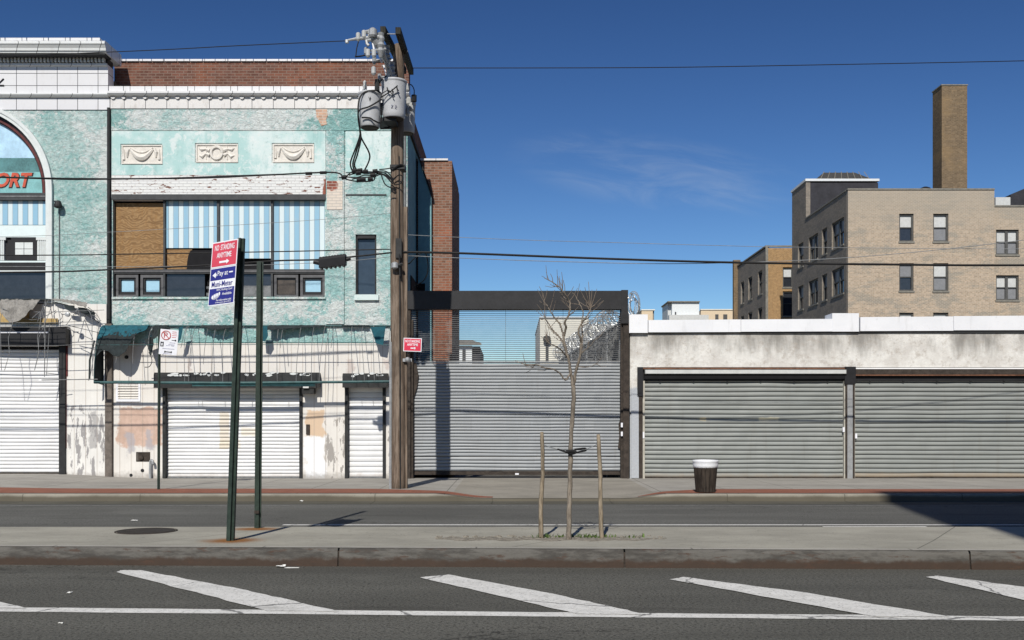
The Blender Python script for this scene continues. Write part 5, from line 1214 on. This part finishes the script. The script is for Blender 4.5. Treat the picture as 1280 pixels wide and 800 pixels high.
wire('overhead_wire', 'faint grey wire slung low across the striped window panels', [(-400, 301, 22.4), (0, 296, 22.4), (140, 290, 22.4), (300, 281, 22.4), (420, 273, 22.4), (492, 266, 22.4)], .005, 'cable_grey')
wire('overhead_wire', 'faint grey wire just below the splice box, left of the pole', [(-400, 331, 22.4), (0, 333, 22.4), (180, 333.2, 22.4), (330, 331, 22.4), (430, 326.5, 22.4), (496, 320, 22.4)], .006, 'cable_grey')
bm = bmn()
a, b = W(399.5, 328.8, 22.2), W(432.5, 324.6, 22.2)
v = (b-a)
prism(bm, [a+Vector((0, -.10, -.115)), a+Vector((0, .10, -.115)), a+Vector((0, .12, .05)), a+Vector((0, .08, .115)), a+Vector((0, -.08, .115)), a+Vector((0, -.12, .05))], v)
for i in range(9): q = a+v*((i+.5)/9); bx(bm, q.x-.010, q.x+.010, q.y-.10, q.y+.10, q.z-.121, q.z+.119)
for i in range(6): q = a+v*((i+.5)/6); bx(bm, q.x-.02, q.x+.02, q.y-.09, q.y+.09, q.z-.15, q.z-.11)
tube(bm, [a+Vector((-.13, 0, .03)), a], .05, 8); tube(bm, [b, b+Vector((.10, 0, .03))], .04, 8)
tag(obj('splice_box', bm, M['black'], base=a), 'ribbed black splice box hanging on the cable beside the narrow window', 'splice box')

# ================================================================ SIGNS
def channel(bm, p0, p1, w, ang, dep=.045):
    """U channel post from p0 to p1, web facing direction ang"""
    p0, p1 = Vector(p0), Vector(p1); r = Vector((math.cos(ang), math.sin(ang), 0)); f = Vector((-math.sin(ang), math.cos(ang), 0))
    t = .006; h = w/2
    prof = [(-h, dep), (-h, 0), (-h*.4, 0), (-h*.4, -dep), (h*.4, -dep), (h*.4, 0), (h, 0), (h, dep)]
    inner = [(h-t*2, dep), (h-t*2, .012), (h*.4-t, .012), (h*.4-t, -dep+.012), (-h*.4+t, -dep+.012), (-h*.4+t, .012), (-h+t*2, .012), (-h+t*2, dep)]
    prism(bm, [p0+r*x+f*y for x, y in prof+inner], p1-p0)
b0, b1 = G(287, 677, MZ), W(300.5, 298, 12.15)
po = thing('parking_sign_post', 'leaning green post with a red no standing sign above a blue pay sign', 'sign post', b0)
part('post', M['post_green'], po, lambda bm: channel(bm, b0-Vector((0, 0, .05)), b1, .095, R(-12), .036))
# sign plane
sr = Vector((.37, -.20, .018)).normalized(); su = Vector((.03, .145, 1)); su = (su-sr*su.dot(sr)).normalized(); sn = sr.cross(su)
right_top = W(298.2, 298.3, 11.98); SW, SH = .415, .79
c0 = right_top - sr*SW/2 - su*SH/2
def sq(bm, u0, u1, v0, v1, d0=0.0, d1=.004):
    prism(bm, [c0+sr*u0+su*v0+sn*d0, c0+sr*u1+su*v0+sn*d0, c0+sr*u1+su*v1+sn*d0, c0+sr*u0+su*v1+sn*d0], sn*(d1-d0))
h, w2 = SH/2, SW/2
pan = part('sign_panel', M['sign_white'], po, lambda bm: sq(bm, -w2, w2, .074, h), label='red and white no standing panel')
part('red_field', M['sign_red'], pan, lambda bm: sq(bm, -w2+.012, w2-.012, .086, h-.014, .0042, .0056))
def put(par, s, u, v, wd, ht, m='sign_white', bold=.012, z=.0075, name='lettering'): return lettering(par, s, M[m], c0+sr*u+su*v+sn*z, sr, su, wd, ht, bold*.5, name=name, thick=.002)
put(pan, 'NO  STANDING', 0, .318, .315, .070); put(pan, 'ANYTIME', 0, .222, .235, .066)
def arrow(par, u0, u1, v, hh, m='sign_white', base=None):
    s = 1 if u1 > u0 else -1
    def f(bm):
        pts = [(u0, v-hh*.25), (u1-s*hh*.9, v-hh*.25), (u1-s*hh*.9, v-hh*.6), (u1, v), (u1-s*hh*.9, v+hh*.6), (u1-s*hh*.9, v+hh*.25), (u0, v+hh*.25)]
        prism(bm, [c0+sr*a+su*q+sn*.0065 for a, q in pts], sn*.002)
    part('arrow', M[m], par, f)
arrow(pan, -.07, .09, .135, .05)
pb2 = part('sign_panel', M['sign_white'], po, lambda bm: sq(bm, -w2, w2, -h, .070), label='blue and white pay panel')
part('blue_field', M['sign_blue'], pb2, lambda bm: (sq(bm, -w2+.010, w2-.010, -.085, .060, .0042, .0056), sq(bm, -w2+.010, w2-.010, -h+.012, -.186, .0042, .0056)))
put(pb2, 'Pay at', .0, -.012, .165, .080); arrow(pb2, -.098, -.165, -.02, .060); part('dash', M['sign_white'], pb2, lambda bm: sq(bm, .100, .162, -.012, .004, .0065, .0085))
put(pb2, 'Muni-Meter', 0, -.134, .335, .068, 'sign_blue', .008)
put(pb2, 'NYC Parking Card', .045, -.212, .245, .034, bold=.008); put(pb2, 'Available', .088, -.262, .15, .032, bold=.01)
put(pb2, 'For information visit', .045, -.335, .24, .026, bold=.004); put(pb2, 'www.nyc.gov/dot', .035, -.365, .25, .022, bold=.002)
part('card_emblem', M['ink_grey'], pb2, lambda bm: (prism(bm, [c0+sr*(-.09+.07*math.cos(a)*(1+.1*math.sin(3*a)))+su*(-.285+.035*math.sin(a)+.015*math.cos(a))+sn*.0066 for a in [2*math.pi*i/18 for i in range(18)]], sn*.0015)))
part('card_emblem', M['sign_white'], pb2, lambda bm: [prism(bm, [c0+sr*(-.135+.035*i+.012*math.cos(a))+su*(-.292+.012*i+.022*math.sin(a))+sn*.0085 for a in [2*math.pi*k/10 for k in range(10)]], sn*.0012) for i in range(4)])
part('bolt', M['galv'], po, lambda bm: [lathe(bm, c0+su*v+sn*.004, [(.012, .0), (.012, .001)], 8, 'y') for v in (.37, -.375)])
b2 = G(322, 660, MZ); t2p = W(325, 327, 13.66)
p2 = thing('sign_post', 'bare dark green steel post without any sign, behind the leaning sign post', 'sign post', b2)
part('post', M['post_green'], p2, lambda bm: channel(bm, b2-Vector((0, 0, .05)), t2p, .088, R(8), .036))
part('clip', M['rust_dark'], p2, lambda bm: (bx(bm, b2.x-.03, b2.x+.03, b2.y-.06, b2.y-.02, b2.z+.20, b2.z+.24)))

d3 = 21.9; b3 = G(198, 612, .15)
d3 = b3.y
p3 = thing('parking_sign_post', 'thin post with a white no parking sign in front of the cream wall', 'sign post', b3)
part('post', M['post_green'], p3, lambda bm: channel(bm, b3-Vector((0, 0, .05)), W(199, 411, d3), .055, 0, .025))
q0 = W(200.8, 411, d3-.04); q1 = W(222.8, 413, d3+.02); q2 = W(221.5, 444, d3+.02)
r3 = (q1-q0).normalized(); u3 = (q1-q2).normalized(); u3 = (u3-r3*u3.dot(r3)).normalized(); n3 = r3.cross(u3); c3 = q0+r3*.19-u3*.275
def s3(bm, u0, u1, v0, v1, a=0, b=.004): prism(bm, [c3+r3*u0+u3*v0+n3*a, c3+r3*u1+u3*v0+n3*a, c3+r3*u1+u3*v1+n3*a, c3+r3*u0+u3*v1+n3*a], n3*(b-a))
pn3 = part('sign_panel', M['sign_white'], p3, lambda bm: s3(bm, -.19, .19, -.275, .275))
def cir(bm, cu, cv, r, w):
    P = [(c3+r3*(cu+r*math.cos(a))+u3*(cv+r*math.sin(a))+n3*.007) for a in [2*math.pi*i/24 for i in range(25)]]
    tube(bm, P, w, 5)
part('prohibition_ring', M['ink_red'], pn3, lambda bm: (cir(bm, -.065, .145, .095, .010), tube(bm, [c3+r3*(-.135)+u3*.215+n3*.007, c3+r3*.005+u3*.075+n3*.007], .009, 5)))
lettering(pn3, 'P', M['ink_red'], c3+r3*(-.07)+u3*.148+n3*.006, r3, u3, None, .12, .01, thick=.002)
def l3(s, u, v, wd, ht, m): lettering(pn3, s, M[m], c3+r3*u+u3*v+n3*.0055, r3, u3, wd, ht, .006, thick=.002)
part('print_lines', M['ink_red'], pn3, lambda bm: [s3(bm, .06, .06+q, v, v+.012, .0045, .0055) for v, q in ((.225, .09), (.185, .10), (.145, .11), (.105, .09))])
part('arrow', M['ink_black'], pn3, lambda bm: (s3(bm, .06, .14, .040, .054, .0045, .006), s3(bm, .125, .155, .030, .064, .0045, .006), s3(bm, -.06, .07, -.225, -.205, .0045, .006), s3(bm, -.075, -.05, -.235, -.195, .0045, .006), s3(bm, .06, .085, -.235, -.195, .0045, .006)))
part('meter_symbol', M['ink_black'], pn3, lambda bm: (s3(bm, -.168, -.15, -.105, .0, .0045, .006), s3(bm, -.122, -.10, -.105, .0, .0045, .006), s3(bm, -.15, -.122, -.03, -.005, .0045, .006), s3(bm, -.15, -.122, -.105, -.085, .0045, .006)))
part('print_lines', M['ink_grey'], pn3, lambda bm: [s3(bm, u, u+q, v, v+.018, .0045, .0055) for u, v, q in ((.02, -.02, .12), (-.05, -.085, .08), (.05, -.085, .07), (.0, -.06, .13), (-.12, -.155, .25), (-.10, -.262, .18))])

rs = thing('no_standing_sign', 'small bright red sign with white lettering fixed to the utility pole', 'sign', W(515.5, 431, 22.1))
e0 = W(515.7, 431, 22.12); er = Vector((1, 0, -.035)).normalized(); eu = Vector((.035, 0, 1)).normalized(); en = er.cross(eu)
def se(bm, u0, u1, v0, v1, a=0, b=.004): prism(bm, [e0+er*u0+eu*v0+en*a, e0+er*u1+eu*v0+en*a, e0+er*u1+eu*v1+en*a, e0+er*u0+eu*v1+en*a], en*(b-a))
pnl = part('sign_panel', M['sign_white'], rs, lambda bm: se(bm, -.20, .20, -.148, .148))
part('red_field', M['sign_bright_red'], pnl, lambda bm: se(bm, -.184, .184, -.132, .132, .0042, .006))
for s, v, wd, ht in (('NO STANDING', .078, .32, .058), ('ANYTIME', .003, .24, .055)): lettering(pnl, s, M['sign_white'], e0+eu*v+en*.0075, er, eu, wd, ht, .02, thick=.002)
part('arrow', M['sign_white'], pnl, lambda bm: (se(bm, -.04, .04, -.086, -.062, .0065, .0085), se(bm, .03, .065, -.095, -.053, .0065, .0085)))
part('strap', M['galv'], rs, lambda bm: bx(bm, e0.x-.20, e0.x-.10, 22.13, 22.2, e0.z-.02, e0.z+.02))

# ================================================================ LITTER BIN
cb = G(881.7, 617, .15); cb.y += .28; cb.x = fx(881.8, cb.y)
tc = thing('litter_bin', 'brown slatted litter bin with a white bag folded over its rim', 'litter bin', cb)
def slatsb(bm):
    n = 18
    for i in range(n):
        a0, a1 = 2*math.pi*(i+.05)/n, 2*math.pi*(i+.95)/n
        def p(a, r, z): return Vector((cb.x+r*math.cos(a), cb.y+r*math.sin(a), cb.z+z))
        z1 = .575
        prism(bm, [p(a0,.205,.02), p(a1,.205,.02), p(a1,.252,z1), p(a0,.252,z1)], Vector((-.022*math.cos((a0+a1)/2), -.022*math.sin((a0+a1)/2), 0)))
part('slats', M['can_wood'], tc, slatsb)
part('hoop', M['black'], tc, lambda bm: (lathe(bm, cb, [(.19, .015), (.20, .05), (.215, .3), (.235, .56), (.20, .565)], 24)))
part('bag', M['liner'], tc, lambda bm: (lathe(bm, cb, [(.235, .50), (.258, .555), (.262, .585), (.258, .632), (.268, .645), (.270, .668), (.262, .682), (.235, .684), (.22, .62), (.2, .5), (.05, .45)], 32)), smooth=True)

# ================================================================ YOUNG STREET TREE AND ITS STAKES
TD = 12.3
def T(px, py, j=0.0): return W(px, py, TD+j)
tb = G(711, 675, MZ); TDy = tb.y
tr = thing('street_tree', 'bare young tree with a forked trunk staked in the median', 'tree', tb)
def wob(pts, rad, a=.006, k=5):
    P = smoothpath(pts, k); n = len(P); rr = [rad[0]+(rad[1]-rad[0])*(i/(n-1)) for i in range(n)]
    P = [p+Vector((random.uniform(-a, a), random.uniform(-a, a), 0)) for p in P]; rr = [r*random.uniform(.9, 1.12) for r in rr]
    return P, rr
random.seed(21)
def trunkf(bm):
    P, r = wob([tb-Vector((0, 0, .04)), T(711.5, 640), T(712.5, 600), T(713.5, 560), T(715, 525), T(717, 500), T(716.5, 482)], (.032, .024), .004)
    tube(bm, P, r, 9)
part('trunk', M['bark'], tr, trunkf, smooth=True)
LIMBS = []
def limb(pts, r, nt=0, label=None):
    bm = bmn(); P, rr = wob([T(*p) for p in pts], r); tube(bm, P, rr, 7)
    o = obj('limb', bm, M['bark'], tr, smooth=True); LIMBS.append(P); return P
limb([(716.5, 484), (714, 468, .02), (711, 452, .03), (707, 436, .05), (704.5, 420, .06)], (.022, .014))
limb([(716.5, 484), (719, 470, -.03), (722.5, 455, -.05), (725.5, 440, -.06), (726.5, 428, -.05)], (.021, .014))
S = []
for pts, r in (([(707, 438, .05), (703, 427, .1), (696, 418, .16), (689, 410, .2), (684, 402, .25), (680, 395, .28)], (.014, .006)),
               ([(704.5, 421, .06), (701, 408, .1), (694, 398, .12), (688, 389, .1), (684, 381, .1)], (.013, .005)),
               ([(704.5, 421, .06), (707, 410, .0), (706, 402, -.05), (711, 393, -.06), (713, 384, -.05), (711.5, 376, -.05), (706, 367, -.1), (699, 359, -.12), (691, 353, -.14), (681, 347.5, -.16)], (.015, .005)),
               ([(709.5, 447, .04), (701, 437, -.1), (693, 432, -.18), (687, 430, -.22), (682, 424, -.25)], (.010, .004)),
               ([(713, 466, .02), (707, 475, -.05), (699, 466, -.12), (690, 461, -.2), (680, 459.5, -.25), (671, 456, -.28), (659, 456, -.3), (652, 454, -.3)], (.011, .005)),
               ([(726.5, 429, -.05), (724.5, 420, -.1), (723, 414, -.12), (727, 404, -.12), (733, 396, -.14), (737, 389, -.14), (738.5, 384, -.14)], (.014, .006)),
               ([(726.5, 429, -.05), (728, 416, .0), (726.5, 404, .03), (729, 392, .05), (725, 381, .1), (721, 373, .12), (716, 366, .12)], (.011, .004)),
               ([(725, 443, -.06), (732, 437, -.1), (739, 431, -.14), (744, 424, -.16)], (.008, .003)),
               ([(722, 458, -.05), (733, 459, -.1), (745, 455, -.15), (752, 447, -.15)], (.006, .003))):
    S.append(limb(pts, r))
def twigs(bm):
    for P in S:
        n = len(P)
        for i in range(2, n):
            for rep in range(2 if i > n*.4 else 1):
                if random.random() < (.11 if i < n*.6 else .22):
                    d = (P[i]-P[i-1]).normalized(); L_ = random.uniform(.05, .20)*(1.2 if i > n*.5 else .9)
                    a = random.choice((-1, 1))*random.uniform(.5, 1.2)
                    v = Vector((d.x*math.cos(a)-d.z*math.sin(a), random.uniform(-.5, .5), d.x*math.sin(a)+d.z*math.cos(a)+.3)).normalized()
                    q = P[i]; tube(bm, [q, q+v*L_*.5, q+v*L_+Vector((0, 0, L_*.18))], [.0042, .0034, .0022], 4)
                    if random.random() < .5: v2 = (v+Vector((random.uniform(-.7,.7), random.uniform(-.5,.5), random.uniform(0,.6)))).normalized(); tube(bm, [q+v*L_*.5, q+v*L_*.5+v2*L_*.45], [.0034, .002], 4)
    for x, y in ((725, 362), (731, 359), (735.5, 352), (740, 362), (746, 361), (751, 373), (745, 366), (728, 371), (722, 376), (748, 376)):
        q = T(738.3, 385, -.14); e = T(x, y, -.14+random.uniform(-.1, .1)); tube(bm, [q, q.lerp(e, .5)+Vector((0, 0, -.01)), e], [.005, .004, .0026], 4)
    for a, b in (((681, 396), (679, 366)), ((681, 396), (671, 380)), ((679, 372), (674, 358)), ((679.5, 378), (684, 362)), ((699, 359), (697, 345)), ((691, 353), (688, 342)), ((703, 363), (702, 340)), ((681, 348), (677, 345)), ((709, 371), (717, 358)), ((711, 378), (722, 360)), ((706, 367), (704, 350))):
        tube(bm, [T(*a, -.05), T((a[0]+b[0])/2+1, (a[1]+b[1])/2, -.06), T(*b, -.07)], [.0045, .0036, .0024], 4)
part('twigs', M['twig'], tr, twigs)
part('strap', M['strap'], tr, lambda bm: [tube(bm, smoothpath([T(x, y, j) for x, y, j in p], 4), w, 6) for p, w in ((((697, 561.5, 0), (706, 564.5, -.04), (714, 567.5, -.055), (723, 565, -.04), (732, 563, 0), (731, 560.5, .04), (718, 562, .05)), .012), (((708, 565, -.05), (714, 564, -.06), (720, 565.5, -.05)), .024))])
for label, x0, x1 in (('thin rough wooden stake left of the young tree', 677, 677.5), ('thin rough wooden stake right of the young tree', 753, 747.5)):
    gb = G(x0, 673.5, MZ)
    bm = bmn(); t_ = T(x1, 540 if x0 < 700 else 543)
    P, r = wob([gb-Vector((0, 0, .04)), gb.lerp(t_, .3)+Vector((-.01, 0, 0)), gb.lerp(t_, .6)+Vector((.008, 0, 0)), t_], (.031, .022), .005, 4); tube(bm, P, r, 8)
    s_ = obj('tree_stake', bm, M['stake'], base=gb, smooth=True); tag(s_, label, 'stake', 'stakes holding the young tree')
    part('tie_wire', M['cable_grey'], s_, lambda bm: tube(bm, [T(697, 561.5), T(687, 559), T(678, 555)] if x0 < 700 else [T(732, 562), T(741, 558), T(748.5, 554), T(752, 554)], .005, 4))
# weeds: nobody could count the blades
bm = bmn()
for x, y, n, sp in ((677, 672.5, 60, .09), (690, 672, 35, .08), (722, 672, 60, .10), (731, 671.5, 90, .13), (741, 672, 70, .10), (752, 672.5, 60, .07), (791, 672, 45, .08), (765, 672, 12, .1), (700, 672, 12, .1)):
    c = G(x, y, MZ)
    for i in range(int(n*.36)):
        p = c+Vector((random.gauss(0, sp), random.gauss(0, .06), 0)); h_ = random.uniform(.015, .06); a = random.uniform(0, 6.28); l = Vector((math.cos(a), math.sin(a), 0))*random.uniform(.0, .06); w_ = Vector((-math.sin(a), math.cos(a), 0))*random.uniform(.006, .013)
        V = [bm.verts.new(p-w_), bm.verts.new(p+w_), bm.verts.new(p+w_*.7+l*.5+Vector((0, 0, h_*.7))), bm.verts.new(p-w_*.7+l*.5+Vector((0, 0, h_*.7))), bm.verts.new(p+l+Vector((0, 0, h_)))]
        bm.faces.new(V[:4]); bm.faces.new((V[3], V[2], V[4]))
tag(obj('grass', bm, M['grass'], base=G(711, 672, MZ), recalc=False), 'green weeds growing in the dirt strip at the tree foot', 'weeds', kind='stuff')
# broken concrete along the pit
bm = bmn()
for i in range(150):
    px = random.choice((random.uniform(545, 690), random.uniform(545, 690), random.uniform(690, 840))); p = G(px, 672+random.uniform(-2, 2), MZ); s_ = random.uniform(.008, .03)
    lathe(bm, p, [(s_*.8, -.01), (s_, s_*.2), (s_*.5, s_*.5)], 5)
tag(obj('gravel', bm, M['dirt'], base=G(690, 672, MZ)), 'crumbled grey concrete bits along the tree strip', 'rubble', kind='stuff')

# ================================================================ MANHOLE, LITTER
mc = G(183, 664, MZ)
mh = thing('manhole_cover', 'round dark iron manhole cover set in the median', 'manhole cover', mc)
part('cover', M['iron'], mh, lambda bm: lathe(bm, mc, [(.36, -.02), (.36, .006), (.33, .011), (.02, .011)], 40))
part('rim', M['rust_dark'], mh, lambda bm: lathe(bm, mc, [(.395, -.02), (.395, .006), (.375, .009), (.372, -.01)], 40))
def scrap(label, px, py, z, w_, d_, h_, name='paper_scrap', cat='litter'):
    c = G(px, py, z); bm = bmn(); rows = []
    for i in range(6): rows.append([(c.x+w_*(i/5-.5)+random.uniform(-.01, .01)*w_*5, c.y+d_*(j/3-.5), z+.006+.5*h_*random.random()) for j in range(4)])
    sheet(bm, rows, (0, 0, -.004)); tag(obj(name, bm, M['paper'], base=c), label, cat)
scrap('crumpled white paper lying in the gutter under the median kerb', 351, 709.3, .0, .10, .06, .05)
scrap('flat white paper strip in the gutter, right of a crumpled one', 365, 710.2, .0, .15, .04, .006)
scrap('white scrap on the far road near the wooden pole', 377, 627, .0, .07, .06, .05)
scrap('white scrap on the near asphalt above the long white line', 87, 741.5, .0, .04, .04, .02)
scrap('white scrap on the near asphalt below the long white line', 76, 779.5, .0, .035, .02, .012)
scrap('white scrap on the far road above the manhole cover', 168, 651, .0, .10, .04, .02)

# ================================================================ BUILDING ACROSS THE STREET, behind the viewpoint: casts the shade at right
X0, Y0, HB = 2.9, -8.0, 23.6
Sb = thing('brick_building', 'tall brick building across the street that shades the road at right', 'building', (X0+14, Y0, 0))
part('wall', M['brick_red'], Sb, lambda bm: holed(bm, X0, X0+32, 0, HB, [(X0+1.6+3.2*i, X0+3.0+3.2*i, 4.6+3.2*j, 6.4+3.2*j) for i in range(9) for j in range(6)], lambda u, v: (u, Y0, v), (0, -.35, 0)))
part('body', M['dark_void'], Sb, lambda bm: bx(bm, X0+.01, X0+32, Y0-14, Y0-.352, 0, HB-.3))
part('cornice', M['sill'], Sb, lambda bm: bx(bm, X0-.02, X0+32, Y0-.5, Y0+.25, HB+.002, HB+.4))

# ================================================================ CAMERA, SUN, SKY
cam = bpy.data.cameras.new('camera'); co = bpy.data.objects.new('camera', cam); COL.objects.link(co)
co.location = (0, 0, CAMZ); co.rotation_euler = (R(90), 0, 0)
cam.sensor_width = 36; cam.lens = 36*FPX/1280; cam.shift_y = (HOR-400)/1280; cam.clip_end = 6000
sc.camera = co
EL = 39.0; SX = .165
sun = bpy.data.lights.new('sun', 'SUN'); sun.energy = 4.6; sun.angle = R(.5); sun.color = (1, .95, .86)
so = bpy.data.objects.new('sun', sun); COL.objects.link(so)
hv = Vector((SX, 1, 0)).normalized()*math.cos(R(EL)); dirv = Vector((hv.x, hv.y, -math.sin(R(EL))))
so.rotation_euler = dirv.to_track_quat('-Z', 'Y').to_euler(); so.location = (-5, -10, 30)
wd = bpy.data.worlds.new('World'); sc.world = wd; wd.use_nodes = True
nt = wd.node_tree; nt.nodes.clear()
ow = nt.nodes.new('ShaderNodeOutputWorld'); bg = nt.nodes.new('ShaderNodeBackground'); sk = nt.nodes.new('ShaderNodeTexSky')
sk.sky_type = 'NISHITA'; sk.sun_disc = False; sk.sun_elevation = R(EL); sk.sun_rotation = math.atan2(-SX, -1)
sk.air_density = 1.0; sk.dust_density = .25; sk.ozone_density = 3.0; sk.altitude = 300
def wn(t): return nt.nodes.new(t)
def wm(op, a, b=0.0):
    n = wn('ShaderNodeMath'); n.operation = op
    for i, v in enumerate((a, b)):
        if isinstance(v, (int, float)): n.inputs[i].default_value = v
        else: nt.links.new(v, n.inputs[i])
    return n.outputs[0]
hsv = wn('ShaderNodeHueSaturation'); hsv.inputs['Hue'].default_value = HUE; hsv.inputs['Saturation'].default_value = SAT; hsv.inputs['Value'].default_value = VAL
gm = wn('ShaderNodeGamma'); gm.inputs[1].default_value = GAM
nt.links.new(sk.outputs[0], gm.inputs[0]); nt.links.new(gm.outputs[0], hsv.inputs['Color'])
# a few thin cirrus wisps
tcn = wn('ShaderNodeTexCoord'); sp = wn('ShaderNodeSeparateXYZ'); nt.links.new(tcn.outputs['Generated'], sp.inputs[0])
yy = wm('MAXIMUM', sp.outputs[1], .02); u = wm('DIVIDE', sp.outputs[0], yy); v = wm('DIVIDE', sp.outputs[2], yy)
v2 = wm('ADD', v, wm('MULTIPLY', u, .13))
cb_ = wn('ShaderNodeCombineXYZ'); nt.links.new(wm('MULTIPLY', u, 9.0), cb_.inputs[0]); nt.links.new(wm('MULTIPLY', v2, 34.0), cb_.inputs[1])
no = wn('ShaderNodeTexNoise'); nt.links.new(cb_.outputs[0], no.inputs['Vector']); no.inputs['Scale'].default_value = 1.0; no.inputs['Detail'].default_value = 7; no.inputs['Roughness'].default_value = .62; no.inputs['Distortion'].default_value = .9
du = wm('DIVIDE', wm('SUBTRACT', u, .145), .13); dv = wm('DIVIDE', wm('SUBTRACT', v2, .267), .035)
r2 = wm('ADD', wm('MULTIPLY', du, du), wm('MULTIPLY', dv, dv))
mr = wn('ShaderNodeMapRange'); mr.interpolation_type = 'SMOOTHSTEP'; nt.links.new(r2, mr.inputs[0]); mr.inputs[1].default_value = 1.6; mr.inputs[2].default_value = 0.0
m2 = wn('ShaderNodeMapRange'); m2.interpolation_type = 'SMOOTHSTEP'; nt.links.new(no.outputs['Fac'], m2.inputs[0]); m2.inputs[1].default_value = .36; m2.inputs[2].default_value = .72
cf = wm('MULTIPLY', wm('MULTIPLY', mr.outputs[0], m2.outputs[0]), .17)
mx_ = wn('ShaderNodeMix'); mx_.data_type = 'RGBA'; nt.links.new(cf, mx_.inputs[0]); nt.links.new(hsv.outputs[0], mx_.inputs[6]); mx_.inputs[7].default_value = (10.5, 11.5, 12.5, 1)
nt.links.new(mx_.outputs[2], bg.inputs[0]); bg.inputs[1].default_value = SKY
nt.links.new(bg.outputs[0], ow.inputs[0])
vs = sc.view_settings; vs.view_transform = 'Standard'; vs.look = 'None'; vs.exposure = EXPO; vs.gamma = 1
try: vs.use_curve_mapping = False
except Exception: pass
sc.render.engine = 'CYCLES'
